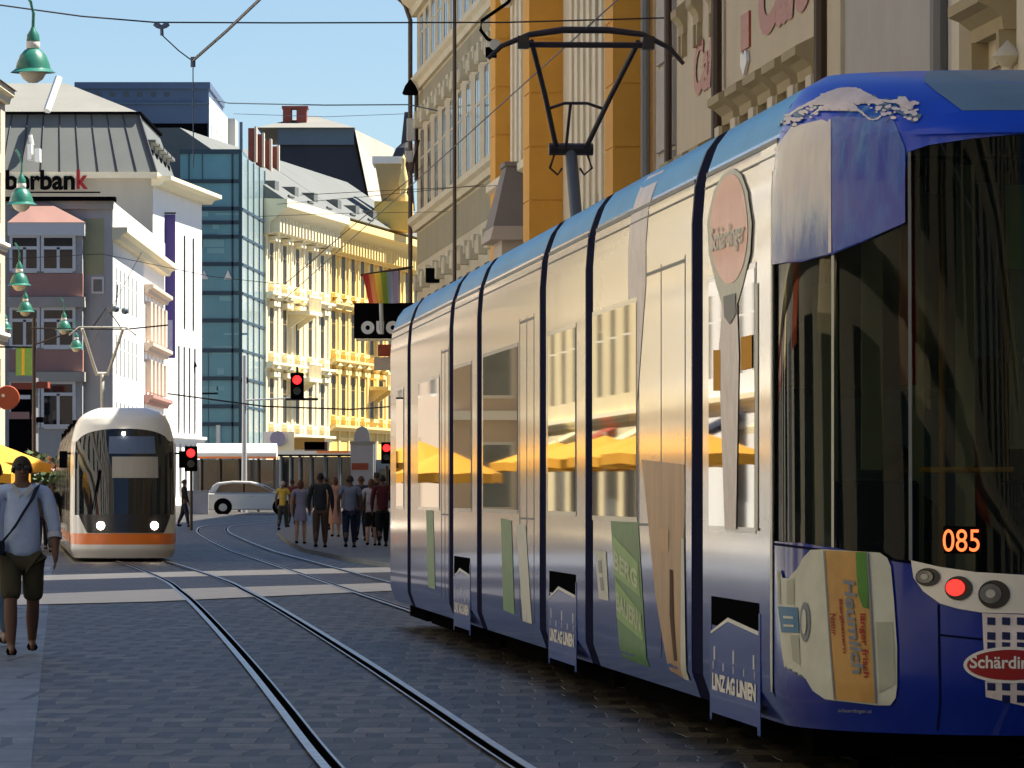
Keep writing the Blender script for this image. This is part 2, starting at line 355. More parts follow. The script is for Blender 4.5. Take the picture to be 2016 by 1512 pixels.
# pale bands across the street
def band(name, top, bot):
    mb = MB(); n = len(top)
    for k in range(n-1):
        q = [G(*top[k]), G(*bot[k]), G(*bot[k+1]), G(*top[k+1])]; mb.quad(*[(p[0], p[1], .012) for p in q])
    tag(mb.build(name, 'stone_band'), kind='structure')
mb = MB(); q_ = [G(-60,1138), G(-60,1186), G(790,1158), G(775,1122)]
mb.quad(*[(p[0], p[1], .008) for p in (q_[1], q_[2], q_[3], q_[0])]); tag(mb.build('crossing', 'warm_setts'), kind='structure')
band('street_marking', [(-60,1176),(300,1162),(800,1148),(960,1143)], [(-60,1195),(300,1186),(800,1163),(960,1158)])
band('street_marking', [(-60,1138),(300,1128),(800,1117),(960,1112)], [(-60,1148),(300,1138),(800,1127),(960,1121)])
# rails
def track(name, cen, gauge=.97):
    def off(d):
        out = []
        for k, p in enumerate(cen):
            a = Vector(cen[max(k-1,0)]); b = Vector(cen[min(k+1,len(cen)-1)]); t = (b-a).normalized(); out.append((p[0]+t.y*d, p[1]-t.x*d))
        return out
    mb = MB()
    for g in (-gauge/2, gauge/2):
        for (d0, d1, mi, dz) in ((g-.05, g+.0, 0, .022), (g+.0, g+.055, 1, .018), (g+.055, g+.07, 0, .021)) if g < 0 else ((g-.0, g+.05, 0, .022), (g-.055, g-.0, 1, .018), (g-.07, g-.055, 0, .021)):
            a, b = off(d0), off(d1); mb.mi = mi
            for k in range(len(cen)-1):
                mb.quad(*[(p[0], p[1], GZ(p[1])+dz) for p in (a[k], b[k], b[k+1], a[k+1])])
    return tag(mb.build(name, ['steel', 'groove']), kind='structure')
def smooth_path(pts, n=6):
    out = []
    P_ = [Vector(p) for p in pts]; P_ = [2*P_[0]-P_[1]]+P_+[2*P_[-1]-P_[-2]]
    for k in range(1, len(P_)-2):
        for j in range(n):
            t = j/n; a, b, c, d = P_[k-1:k+3]
            out.append(tuple(.5*((2*b)+(-a+c)*t+(2*a-5*b+4*c-d)*t*t+(-a+3*b-3*c+d)*t**3)))
    out.append(tuple(P_[-2])); return out
track('tram_track', smooth_path([(3.3,-20),(1.75,0),(.27,21),(-.44,31),(-1.02,40),(-1.67,50),(-2.54,63),(-3.50,77),(-4.22,87),(-5.3,101),(-7.95,130),(-10.2,150),(-13.4,190),(-16,225)]))
track('tram_track', smooth_path([(5.5,-13),(2.52,28),(.2,60),(-2.7,100),(-5.24,135),(-8.2,176),(-10,205),(-10.4,225),(-8.8,250),(-4.5,272),(3,285)]))
# ================================================================ the blue tram with the printed wrap
def lerp_tab(tab, t):
    if t <= tab[0][0]: return tab[0][1]
    for k in range(len(tab)-1):
        a, b = tab[k], tab[k+1]
        if t <= b[0]: return a[1]+(b[1]-a[1])*(t-a[0])/max(b[0]-a[0], 1e-9)
    return tab[-1][1]
WZ = [(.28,1.10),(.42,1.148),(.6,1.15),(2.85,1.15),(3.05,1.135),(3.15,1.11),(3.25,1.07),(3.33,1.01),(3.39,.90)]
LZ = [(.28,.09),(.5,.02),(1.1,0),(2.2,.07),(2.95,.12),(3.06,.13),(3.14,.19),(3.22,.32),(3.30,.52),(3.35,.75),(3.39,1.05)]
ZS = [z for z, w in WZ]
def wz(z): return lerp_tab(WZ, z)
NV = 1.6
def N(phi, z, off=0):
    w, l = wz(z), lerp_tab(LZ, z)
    return Vector((-(w+off)*math.cos(phi), NV-(NV-l+off)*math.sin(phi), z))
TA = math.atan(.0725); TX, TY = 2.52, 28.0
def toworld(p): c, s = math.cos(TA), math.sin(TA); return (TX+p[0]*c-p[1]*s, TY+p[0]*s+p[1]*c, p[2])
def solve(px, py):
    """which point of the curved nose shows at this place of the photo (a measurement)"""
    z = CH+(H0-py)*28.3/F
    for _ in range(6):
        lo, hi = -.2, math.pi
        for _ in range(40):
            m = (lo+hi)/2; X, Y, _z = toworld(N(m, z))
            if CX+F*X/Y < px: lo = m
            else: hi = m
        X, Y, _z = toworld(N(lo, z)); z = CH+(H0-py)*Y/F
    return lo, z
def fN(off=.004): 
    def f(px, py):
        p, z = solve(px, py); return N(p, z, off)
    return f
def side(px, py):
    Y = 3.4*F/(px-131); return (Y-TY, CH+(H0-py)*Y/F)
def fS(off=.004):
    def f(px, py):
        v, z = side(px, py); return Vector((-(wz(z)+off), v, z))
    return f
tram = empty('tram', (TX, TY, 0), TA, 'long tram in a glossy blue and cream printed wrap seen from its rear corner', 'tram')
def shell(v0, v1, name, mats, zs, parent, open0=False, open1=False):
    mb = MB()
    n = len(zs)
    for side_ in (-1, 1):
        for k in range(n-1):
            a = (side_*wz(zs[k]), v0, zs[k]); b = (side_*wz(zs[k]), v1, zs[k]); c = (side_*wz(zs[k+1]), v1, zs[k+1]); d = (side_*wz(zs[k+1]), v0, zs[k+1])
            mb.mi = 0 if zs[k] < 3.115 else 1
            mb.quad(a, b, c, d) if side_ < 0 else mb.quad(a, d, c, b)
    for v, op in ((v0, open0), (v1, open1)):
        if not op:
            mb.mi = 0; mb.poly([(-wz(z), v, z) for z in zs]+[(wz(z), v, z) for z in zs[::-1]])
    mb.mi = 0; mb.quad((-wz(zs[0]), v0, zs[0]), (wz(zs[0]), v0, zs[0]), (wz(zs[0]), v1, zs[0]), (-wz(zs[0]), v1, zs[0]))
    mb.mi = 1; mb.quad((-wz(zs[-1]), v0, zs[-1]), (-wz(zs[-1]), v1, zs[-1]), (wz(zs[-1]), v1, zs[-1]), (wz(zs[-1]), v0, zs[-1]))
    return mb.build(name, mats, parent, smooth=True)
JV = [5.2, 12.05, 15.95, 22.7, 26.4, 33.1]; BEL = .30
mods = [(NV, JV[0]-BEL)]+[(JV[k]+BEL, JV[k+1]-BEL) for k in range(5)]+[(JV[5]+BEL, 36.6)]
zs0 = [.28,.42,.6,1.2,2.0,2.85,3.05,3.11,3.12,3.2,3.25,3.33,3.39]
cars = []
for i, (a, b) in enumerate(mods):
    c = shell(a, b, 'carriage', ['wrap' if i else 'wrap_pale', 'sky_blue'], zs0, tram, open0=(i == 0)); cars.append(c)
    mb = MB()
    for s in (-1, 1):
        for z, h in ((3.075, .022), (3.01, .010)):
            w = wz(z)+.004; x0, x1 = sorted((s*w, s*(w-.02))); mb.box(x0, x1, a+.01, b-.01, z, z+h)
    mb.build('gutter', 'grey_metal', c)
    mb = MB(); mb.box(-.95, .95, a+.1, b-.1, .12, .275)
    if i in (0, 2, 4, 6):
        for yy_ in (a+.9, b-.7):
            for s in (-1, 1):
                mb.lathe([(.0,-.06),(.28,-.06),(.28,.06),(.0,.06)], (s*.55, yy_, .29), 18, ax=0)
    mb.build('undercarriage', 'black', c)
    mb = MB()
    L_ = b-a
    if i not in (0, 4):
        mb.box(-.62, .62, a+L_*.12, a+L_*.55, 3.392, 3.45); mb.box(-.5, .5, a+L_*.6, a+L_*.85, 3.392, 3.44)
        mb.mi = 1
        for k in range(int(L_*1.6)): mb.box(-.635, -.621, a+L_*.12+k*.26, a+L_*.12+k*.26+.13, 3.40, 3.44)
        mb.build('roof_equipment', ['grey_paint', 'black'], c)
for i, v in enumerate(JV):
    mb = MB(); zs = zs0
    for k in range(5):
        va = v-BEL+k*BEL*2/5; vb = va+BEL*2/5; vm = (va+vb)/2
        for s in (-1, 1):
            for j in range(len(zs)-1):
                q = lambda vv, zz, d: (s*(wz(zz)-d), vv, zz)
                mb.quad(q(va, zs[j], .006), q(vm, zs[j], .0), q(vm, zs[j+1], .0), q(va, zs[j+1], .006))
                mb.quad(q(vm, zs[j], .0), q(vb, zs[j], .006), q(vb, zs[j+1], .006), q(vm, zs[j+1], .0))
        mb.quad((-.88, va, 3.382), (.88, va, 3.382), (.88, vb, 3.382), (-.88, vb, 3.382)); mb.quad((-1.07, va, .27), (-1.07, vb, .27), (1.07, vb, .27), (1.07, va, .27))
    mb.build('gangway_bellows', 'rubber_blue', tram)
# windows along both sides
def sidewin(c, va, vb, z0=1.24, z1=2.55, m='tram_glass'):
    for s in (-1, 1):
        mb = MB(); mb.box(*sorted((s*1.1505, s*1.156)), va, vb, z0, z1)
        f = MB(); r = .03
        for q in ((va-r, va, z0-r, z1+r), (vb, vb+r, z0-r, z1+r), (va, vb, z0-r, z0), (va, vb, z1, z1+r)):
            f.box(*sorted((s*1.1502, s*1.1535)), *q)
        w = f.build('window', 'rubber_blue' if s > 0 else 'grey_paint', c)
        mb.build('pane', m, w)
for (px0, px1, i, z0, z1) in ((1395,1485,0,1.22,2.5),(1166,1252,1,1.25,2.53),(1079,1132,2,1.27,2.5),(951,1018,3,1.27,2.5),(893,927,4,1.27,2.48),(823,864,5,1.27,2.45),(780,794,6,1.27,2.45)):
    sidewin(cars[i], side(px1, 900)[0], side(px0, 900)[0], z0, z1)
# door seams and a handrail-like panel joint on the long carriages
for i, px0, px1 in ((1, 1256, 1347), (3, 1022, 1050), (5, 868, 882)):
    va, vb = side(px1, 900)[0], side(px0, 900)[0]; mb = MB()
    for s in (-1, 1):
        x = sorted((s*1.1503, s*1.1522))
        for q in ((va, va+.018, .45, 2.7), (vb, vb+.018, .45, 2.7), ((va+vb)/2, (va+vb)/2+.015, .45, 2.7), (va+.018, vb, 2.66, 2.68), (va+.018, vb, 1.20, 1.215)):
            mb.box(*x, *q)
    mb.build('door_seam', 'grey_metal', cars[i])
# bogie skirts with the dark gap above them and the operator's lettering
for i, (px0, px1) in {0: (1398, 1492), 2: (1080, 1132), 4: (893, 924)}.items():
    va, vb = side(px1, 900)[0], side(px0, 900)[0]; c = cars[i]
    mb = MB()
    for s in (-1, 1):
        x = sorted((s*1.149, s*1.153)); mb.mi = 0; vm = (va+vb)/2; d = vb-va
        mb.prism([(va-.07,.20),(va+.04,.20),(va+.06,.24),(vb-.06,.24),(vb-.04,.20),(vb+.04,.20),(vb+.05,.80),(vb-.02,.80),(vb-.02,.66),(va+.62*d,.74),(va,.70),(va,.80),(va-.07,.80)], 0, *x)
        mb.mi = 1; x2 = sorted((s*1.1502, s*1.1524)); mb.box(*x2, va, vb-.02, .70, .85)
        mb.mi = 2; x3 = sorted((s*1.1532, s*1.1555))
        mb.prism([(va,.692),(va+.62*d,.732),(vb-.02,.652),(vb-.02,.665),(va+.62*d,.752),(va,.712)], 0, *x3)
    sk = mb.build('wheel_skirt', ['deep_blue', 'black', 'lettering_white'], c)
    # text reads from far to near on this side
    text_obj('LINZ AG LINIEN', lambda a, b: (-1.156, vb-.10-(d-.2)*a, .36+.09*b), 'lettering', 'lettering_white', sk, bold=.05)
    mb = MB()
    for k in range(3): mb.box(-1.156, -1.1535, vb-.2-(d-.4)*k/2-.025, vb-.2-(d-.4)*k/2+.025, .52, .59)
    for k in range(5): mb.box(-1.156, -1.1535, vb-.14-(d-.3)*k/4-.012, vb-.14-(d-.3)*k/4+.012, .47, .51)
    mb.build('crest', 'lettering_white', sk)
# prints on the flat side
c = cars[1]
decal([(1201,1021),(1255,1025),(1272,1314),(1219,1292)], fS(.003), 'green_poster', 'sticker_green', c, 30)
decal([(1206,1053),(1256,1108),(1260,1175),(1208,1130)], fS(.006), 'poster_stripe', 'sticker_green_pale', c, 30)
decal([(1211,1140),(1262,1208),(1266,1262),(1214,1215)], fS(.006), 'poster_stripe', 'sticker_green_pale', c, 30)
def slant(x0, x1, y0a, y0b, h): return lambda a, b: fS(.009)(x0+(x1-x0)*a, (y0a+(y0b-y0a)*a)-h*b)
text_obj('BERG', slant(1209, 1255, 1118, 1160, 36), 'lettering', 'sticker_pale', c, .03)
text_obj('BAUERN', slant(1214, 1262, 1200, 1245, 36), 'lettering', 'sticker_pale', c, .03)
decal([(1170,1083),(1192,1085),(1197,1182),(1178,1178)], fS(.003), 'white_board', 'sticker_white', c, 30)
decal([(1177,1103),(1183,1103),(1185,1128),(1179,1128)], fS(.006), 'board_mark', 'sticker_text', c, 30)
decal([(1180,1136),(1186,1136),(1189,1162),(1183,1162)], fS(.006), 'board_mark', 'sticker_text', c, 30)
decal([(1262,905),(1346,915),(1347,1000),(1341,1155),(1339,1336),(1314,1319),(1289,1172),(1272,1000)], fS(.003), 'wooden_print', 'sticker_wood', c, 30)
decal([(1341,1060),(1346,1060),(1350,1340),(1339,1336)], fS(.006), 'bottle_print', 'sticker_white', c, 30)
decal([(1296,1040),(1316,1042),(1316,1086),(1298,1084)], fS(.006), 'wooden_print', 'sticker_orange', c, 30)
decal([(1318,1120),(1324,1122),(1326,1215),(1332,1300),(1326,1300),(1318,1210)], fS(.006), 'print_line', 'cloth_browncloth', c, 30)
decal([(1235,350),(1270,335),(1270,560),(1245,900),(1250,1020),(1240,1020),(1236,700)], fS(.003), 'bottle_print', 'wave_white', c, 30)
for q, i in (([(985,1020),(1006,1025),(1012,1210),(990,1200)], 3), ([(1016,1030),(1034,1035),(1046,1228),(1028,1222)], 3), ([(838,1000),(852,1000),(856,1160),(842,1155)], 5)):
    decal(q, fS(.003), 'green_poster' if q[0][0] != 1016 else 'bottle_print', 'sticker_green' if q[0][0] != 1016 else 'sticker_white', cars[i], 30)
c = cars[0]
ov = [(1437,590+62),(1410,560),(1396,500),(1393,440),(1402,380),(1418,345),(1437,332),(1456,345),(1472,380),(1481,440),(1478,500),(1464,560)]
decal(ov, fS(.009), 'drop_print', 'sticker_white', c, 20)
decal(oval(1437, 452, 37, 108), fS(.012), 'oval_logo', 'sticker_washed_red', c, 20)
text_obj('Schärdinger', lambda a, b: fS(.018)(1403+66*a, 512-20*a-60*b), 'lettering', 'sticker_white', c, .02)
decal([(1427,585),(1450,578),(1452,618),(1440,640),(1429,625)], fS(.015), 'drop_print', 'grey_metal', c, 20)
decal([(1424,600),(1452,590),(1456,700),(1450,1042),(1428,1042),(1416,690)], fS(.010), 'drop_print', 'wave_white', c, 25)
decal([(1406,690),(1420,690),(1420,770),(1406,770)], fS(.011), 'yellow_sticker', 'umbrella_yellow', c, 25)
decal([(1460,665),(1482,660),(1482,725),(1460,730)], fS(.011), 'yellow_sticker', 'umbrella_yellow', c, 25)
decal([(1489,300),(1520,282),(1520,1040),(1489,1040)], fS(.003), 'pillar_print', 'wrap_pale', c, 40)
decal([(1486,560),(1492,558),(1492,1045),(1486,1045)], fS(.007), 'pillar_edge', 'sticker_white', c, 40)
# front-end cap at the far end (narrow, out of sight from here but real)
mb = MB(); rows = []
for z in zs0:
    rows.append([Vector((-(wz(z))*math.cos(math.pi*k/16), 36.6+(1.5-lerp_tab(LZ, z)*.9)*math.sin(math.pi*k/16), z)) for k in range(17)])
for j in range(len(rows)-1):
    for k in range(16):
        mb.mi = 1 if 1.3 < zs0[j]+.3 < 2.8 else (2 if zs0[j] > 3.04 else 0)
        mb.quad(rows[j][k], rows[j+1][k], rows[j+1][k+1], rows[j][k+1])
mb.mi = 2; mb.poly(rows[-1]); mb.mi = 0; mb.poly(rows[0])
mb.build('front_cab', ['tram_white', 'pane', 'sky_blue'], tram, smooth=True)
# ---- the rounded rear cab
def line(pts):
    t = [solve(*p) for p in pts]; t[0] = (0.0, t[0][1]); 
    return t
belt = line([(1520,1065),(1580,1069),(1640,1078),(1720,1092),(1800,1112),(1900,1126),(2016,1131),(2098,1132)]); belt[-1] = (math.pi/2, belt[-1][1])
gtop = line([(1520,522),(1580,515),(1640,500),(1700,476),(1778,441),(1785,300),(1830,285),(1920,272),(2016,263),(2098,260)]); gtop[-1] = (math.pi/2, gtop[-1][1])
zflat = lambda z: [(0, z), (math.pi/2, z)]
def patch(name, lo, hi, m, parent, off=0, nz=10, p0=0, p1=math.pi/2, mirror=True):
    ph = sorted(set([p0+(p1-p0)*k/44 for k in range(45)]+[t for t, z in lo+hi if p0 < t < p1]))
    mb = MB()
    for k in range(len(ph)-1):
        for j in range(nz):
            def pt(f, jj): a, b = lerp_tab(lo, f), lerp_tab(hi, f); return N(f, a+(b-a)*jj/nz, off)
            q = [pt(ph[k], j), pt(ph[k+1], j), pt(ph[k+1], j+1), pt(ph[k], j+1)]
            mb.quad(*q)
            if mirror: mb.quad(*[Vector((-p.x, p.y, p.z)) for p in q[::-1]])
    o = mb.build(name, m, parent); o.data.polygons.foreach_set('use_smooth', [True]*len(o.data.polygons)); return o
cab = empty('rear_cab', (0, 0, 0)); cab.parent = tram
cab.name = 'rear_cab'
patch('lower_panel', zflat(.28), belt, 'deep_blue', cab, nz=14)
glass = patch('windscreen', [(t, z-.01) for t, z in belt], gtop, 'nose_glass', cab, off=-.012)
brow = patch('brow_panel', gtop, [(0, 3.06), (.75, 3.06), (math.pi/2, 3.06)], 'nose_blue', cab, nz=12)
roofp = patch('roof_front', zflat(3.06), zflat(3.14), 'nose_blue', cab, nz=4)
patch('roof_front', zflat(3.14), zflat(3.39), 'nose_blue', cab, nz=8)
mb = MB(); mb.poly([N(math.pi*k/24, 3.39) for k in range(25)]); mb.poly([N(math.pi*k/24, .28) for k in range(25)]); mb.build('cab_floor_and_top', 'deep_blue', cab)
# grey sloping hatch above the visor, the pale splash print and the painted breaking wave
A1 = solve(1895, 219); 
patch('roof_hatch', [(A1[0]*.86, 3.31), (A1[0], 3.15), (math.pi/2, 3.145)], [(A1[0]*.86, 3.385), (A1[0], 3.385), (math.pi/2, 3.385)], 'visor_grey', cab, off=.006, p0=A1[0]*.86)
patch('visor_lip', [(solve(1790,300)[0], 3.04), (math.pi/2, 3.04)], [(solve(1790,300)[0], 3.05), (A1[0], 3.145), (math.pi/2, 3.142)], 'nose_blue', cab, off=.035, p0=solve(1790,300)[0], nz=3)
fn = fN(.006)
decal([(1522,300),(1560,250),(1620,235),(1632,240),(1634,380),(1632,500),(1600,508),(1522,521)], fn, 'splash_print', 'splash', cab, 14)
decal([(1637,235),(1668,214),(1700,206),(1735,216),(1762,240),(1783,292),(1783,438),(1740,457),(1700,474),(1641,497),(1638,380)], fn, 'wave_print', 'water', cab, 14)
def foam(pts, w, seed, off, m='wave_white'):
    """ragged band of foam along a line"""
    random.seed(seed); up, dn = [], []; sp = smooth_path(pts, 7)
    for k, p in enumerate(sp):
        t = k/(len(sp)-1); ww = .5*w*(.35+.65*math.sin(math.pi*min(1, t*1.15+.05))); up.append((p[0]+random.uniform(-2,2), p[1]-ww*random.uniform(.75,1.05))); dn.append((p[0]+random.uniform(-2,2), p[1]+ww*random.uniform(.7,.95)))
    for k in range(len(sp)-1):
        pass
    decal(up+dn[::-1], fN(off), 'wave_foam', m, cab, 10)
foam([(1532,250),(1570,218),(1612,196),(1650,178),(1690,176),(1722,190),(1745,204)], 8, 1, .010)
foam([(1600,226),(1640,204),(1676,204),(1700,222),(1722,236),(1738,228)], 8, 2, .013)
foam([(1730,196),(1760,200),(1784,194),(1798,212),(1800,230)], 8, 3, .013)
foam([(1745,240),(1762,222),(1780,220),(1790,232)], 4, 5, .010, 'visor_grey')
random.seed(31)
for m_, nn in (('wave_white', 150), ('visor_grey', 60), ('sticker_blue', 40)):
    mb = MB(); g_ = fN(.012 if m_ == 'wave_white' else .009)
    crest = smooth_path([(1545,246),(1580,222),(1620,200),(1660,186),(1700,188),(1735,206),(1765,205),(1790,203),(1800,226)], 8)
    for k in range(nn):
        p = random.choice(crest); s_ = random.uniform(1.2, 4.2); x = p[0]+random.gauss(0, 8); y = p[1]+random.gauss(4, 8)
        if x < 1532 or x > 1812 or y < 163: continue
        mb.poly([g_(x+s_*1.6*math.cos(t*math.pi/3+.3), y+s_*random.uniform(.7,1.2)*math.sin(t*math.pi/3+.3)) for t in range(6)])
    tag(mb.build('wave_foam', m_, cab), kind='stuff')
decal([(1633,236),(1638,234),(1639,497),(1633,499)], fN(.008), 'pillar_edge', 'wave_white', cab, 20)
decal([(1638,503),(1643,502),(1643,1078),(1638,1077)], fN(.004), 'pillar_edge', 'light_metal', cab, 20)
decal([(1788,300),(1794,298),(1797,1104),(1790,1103)], fN(.004), 'glass_joint', 'grey_metal', cab, 20)
decal([(1518,290),(1523,287),(1523,1395),(1518,1395)], fN(.006), 'pillar_edge', 'sticker_white', cab, 20)
# white light cluster with three round lamps
cl = decal([(1795,1103),(1852,1116),(1920,1126),(2016,1132),(2098,1133),(2098,1210),(2016,1208),(1934,1206),(1886,1198),(1852,1188),(1819,1164),(1800,1137)], fN(.009), 'light_cluster', 'white_paint', cab, 10)
def lamp3(cx, cy, rx, ry, name, lit=None):
    k = decal(oval(cx, cy, rx, ry), fN(.016), name, 'black_gloss', cab, 10)
    decal(oval(cx-rx*.2, cy-ry*.05, rx*.68, ry*.68), fN(.024), 'lens', lit or 'lens', k, 8)
    if not lit:
        decal(oval(cx-rx*.2, cy-ry*.05, rx*.30, ry*.30), fN(.028), 'reflector', 'light_metal', k, 8)
lamp3(1829,1136,24,18,'rear_lamp'); lamp3(1889,1158,27,24,'tail_lamp','tail_lit'); lamp3(1958,1170,31,28,'rear_lamp')
# milk bottle picture
X7 = lambda q: [(1520+a/4.2, 1060+b/4.2) for a, b in q]
decal(X7([(60,260),(85,270),(100,325),(150,330),(220,250),(270,160),(330,95),(440,90),(900,118),(960,160),(990,230),(1015,500),(1042,900),(1042,1220),(1030,1320),(985,1380),(880,1380),(450,1330),(350,1260),(290,1160),(240,1065),(190,1025),(140,1030),(115,1060),(90,900),(60,600)]), fN(.009), 'bottle_picture', 'sticker_white', cab, 9)
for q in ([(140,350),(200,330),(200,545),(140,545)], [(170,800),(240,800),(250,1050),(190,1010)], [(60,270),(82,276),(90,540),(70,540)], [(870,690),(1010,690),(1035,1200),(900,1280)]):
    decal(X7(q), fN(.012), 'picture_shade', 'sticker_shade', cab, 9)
decal(X7([(455,98),(800,112),(835,700),(872,1362),(540,1332),(505,900)]), fN(.014), 'bottle_label', 'sticker_orange', cab, 9)
decal(X7([(446,96),(458,98),(510,900),(545,1332),(532,1332),(498,900)]), fN(.018), 'label_edge', 'sticker_text', cab, 9)
decal(X7([(800,112),(812,112),(848,700),(882,1362),(870,1362),(833,700)]), fN(.018), 'label_edge', 'sticker_text', cab, 9)
decal(X7([(712,112),(800,114),(812,400),(818,580),(770,570),(735,470),(720,300)]), fN(.018), 'label_leaf', 'sticker_green', cab, 9)
decal(X7([(70,560),(232,572),(245,780),(100,775)]), fN(.014), 'bottle_seal', 'sticker_blue', cab, 9)
decal(X7([(120,640),(200,645),(205,665),(122,660)]), fN(.018), 'seal_mark', 'sticker_white', cab, 9)
decal(X7([(120,710),(205,714),(210,732),(125,728)]), fN(.018), 'seal_mark', 'sticker_white', cab, 9)
decal(X7([(a, b) for a, b in oval(292, 690, 42, 165)]), fN(.014), 'seal_ring', 'sticker_text', cab, 9)
decal(X7([(a, b) for a, b in oval(290, 690, 20, 105)]), fN(.018), 'seal_ring', 'sticker_white', cab, 9)
def vert(x0, y0, y1, h, dx=0.06): return lambda a, b: fN(.020)(*X7([(x0+h*b+(y1-y0)*dx*a, y0+(y1-y0)*a)])[0])
text_obj('Heumilch', vert(610, 340, 1120, 95, .10), 'lettering', 'sticker_text', cab, .03, .1)
text_obj('Bergbauern', vert(570, 500, 950, 32, .08), 'lettering', 'sticker_red', cab, .03)
text_obj('Natur', vert(505, 620, 800, 40, .08), 'lettering', 'sticker_red', cab, .02)
text_obj('länger frisch', vert(735, 620, 1150, 60, .06), 'lettering', 'sticker_red', cab, .02)
text_obj('schaerdinger.at', lambda a, b: fN(.006)(1652+66*a, 1404-9*b+2*a), 'lettering', 'sticker_text', cab, .02)
# red oval logo on a checked cloth
def fM(off):      # metres across the nose -> surface
    def f(x, z): return N(math.acos(max(-1, min(1, -x/wz(z)))), z, off)
    return f
decal([(1934,1207),(2016,1210),(2098,1211),(2098,1402),(2040,1396),(1941,1372)], fN(.005), 'checked_cloth', 'wave_white', cab, 12)
for yq in (1223, 1252, 1272, 1352, 1376):
    for xq in (1952, 1981, 2010, 2039, 2068):
        if yq == 1376 and xq < 1970: continue
        decal([(xq-8,yq-8),(xq+8,yq-7),(xq+8,yq+8),(xq-8,yq+7)], fN(.008), 'check_square', 'sticker_navy', cab, 12)
decal(oval(1990, 1309, 92, 36, 40), fN(.012), 'oval_logo', 'lettering_white', cab, 9)
decal(oval(1990, 1309, 85, 30, 40), fN(.015), 'oval_logo', 'sticker_red', cab, 9)
text_obj('Schärdinger', lambda a, b: fN(.018)(1911+160*a, 1323-33*b+2*a), 'lettering', 'lettering_white', cab, .02)
# orange line number glowing behind the glass
text_obj('085', lambda a, b: fN(.006)(1857+72*a, 1086-44*b), 'line_number', 'digits_lit', cab, .0)
decal([(1856,1038),(1860,1035),(1932,1037),(1934,1090),(1858,1090)], fN(-.005), 'display', 'black', cab, 14)
# panel joints
for q in ([(1846,1190),(1850,1190),(1853,1385),(1848,1437),(1844,1437),(1849,1385)], [(1850,1248),(1935,1257),(1935,1261),(1850,1252)], [(1521,1068),(1700,1091),(1796,1108),(1796,1111),(1700,1095),(1521,1073)], [(1786,232),(1900,262),(2090,262),(2090,265),(1900,266),(1786,237)][:0]):
    if q: decal(q, fN(.004), 'panel_joint', 'rubber_blue', cab, 12)
# inside the cab
mb = MB(); mb.box(-1.0, 1.0, 1.2, 4.9, .33, .36); mb.mi = 1; mb.box(-1.05, 1.05, 1.7, 4.9, 3.0, 3.02)
mb.build('cabin_floor', ['black', 'black'], cab)
mb = MB(); mb.box(-1.05, -.2, 2.0, 2.04, .37, 1.9); mb.box(.35, 1.05, 2.6, 2.64, .37, 2.7); mb.mi = 1; mb.box(-.95, -.3, 1.96, 1.995, 1.1, 1.85); mb.box(-.2, -.02, 1.9, 1.95, 2.05, 2.9)
mb.mi = 2; mb.box(-.62, -.54, 1.0, 1.02, 1.9, 2.95); mb.build('partition', ['grey_metal', 'blue_grey', 'sticker_red'], cab)
mb = MB()
for x, y in ((-.35,1.5),(.1,2.4),(-.8,2.3),(.5,1.6)): mb.tube([(x,y,.37),(x,y,2.98)], .016)
mb.tube([(-.5,1.2,1.5),(-.05,1.2,1.5)], .014); 
mb.build('grab_pole', 'umbrella_yellow', cab)
mb = MB()
for x in (-.7, .1, .6):
    mb.box(x-.2, x+.2, .85, 1.25, .75, .83); mb.box(x-.2, x+.2, 1.22, 1.30, .83, 1.45); mb.box(x-.05, x+.05, 1.0, 1.1, .37, .75)
mb.build('seat', 'cloth_navy', cab, bevel=.02)
mb = MB(); mb.box(-.6, .6, .45, .8, .6, .98); mb.build('dashboard', 'black', cab, bevel=.03)
mb = MB()
for x, y, w_, z0_, z1_ in ((-.72,1.25,.10,1.5,2.6),(-.50,1.3,.07,.9,2.9),(-.28,1.2,.09,1.0,2.95),(.02,1.25,.16,1.6,2.7),(.30,1.3,.06,.9,2.9),(-.9,1.6,.12,.9,2.4)): mb.box(x-w_/2, x+w_/2, y, y+.03, z0_, z1_)
mb.build('curtain', 'grey_green', cab)
mb = MB(); mb.box(-.10,.14,1.1,1.13,2.45,2.85); mb.build('green_notice', 'sticker_green_pale', cab)
# pantograph
pg = empty('pantograph', (0, 26.0, 3.39)); pg.parent = tram
def T_(x, v, z): return (x, v-26.0, z-3.39)
MB().tube([T_(0,26.5,3.42),T_(0,27.55,4.52)], .055, 10).build('lower_arm', 'grey_metal', pg, True)
mb = MB(); mb.box(-.45,.45,.0,.9,0,.09); mb.box(-.12,.12,.35,.75,.09,.16); mb.build('base_frame', 'black', pg)
mb = MB()
for s in (-1, 1): mb.tube([T_(s*.13,27.5,4.5),T_(s*.30,26.7,4.95),T_(s*.47,26.0,5.36)], .024, 8)
mb.tube([T_(-.20,27.5,4.5),T_(.20,27.5,4.5)], .055, 8); mb.tube([T_(-.25,26.95,4.83),T_(-.1,26.95,4.88),T_(.1,26.95,4.88),T_(.25,26.95,4.83)], .014)
mb.tube([T_(-.05,27.45,4.5),T_(-.05,26.95,4.87)], .014)
mb.tube([T_(-.56,25.98,5.33),T_(.56,25.98,5.33)], .026)
for s in (-1, 1):
    mb.tube([T_(s*.15,27.5,4.45),T_(s*.19,27.5,4.33),T_(s*.12,27.5,4.27),T_(s*.08,27.5,4.33)], .012, 6)
mb.build('upper_arm', 'dark_metal', pg, True)
mb = MB(); mb.tube([T_(-.86,25.9,5.20),T_(-.74,25.9,5.31),T_(-.5,25.9,5.41),T_(-.2,25.9,5.455),T_(.2,25.9,5.455),T_(.5,25.9,5.42),T_(.74,25.9,5.30),T_(.86,25.9,5.16)], [.018,.022,.026,.03,.03,.026,.022,.018], 8)
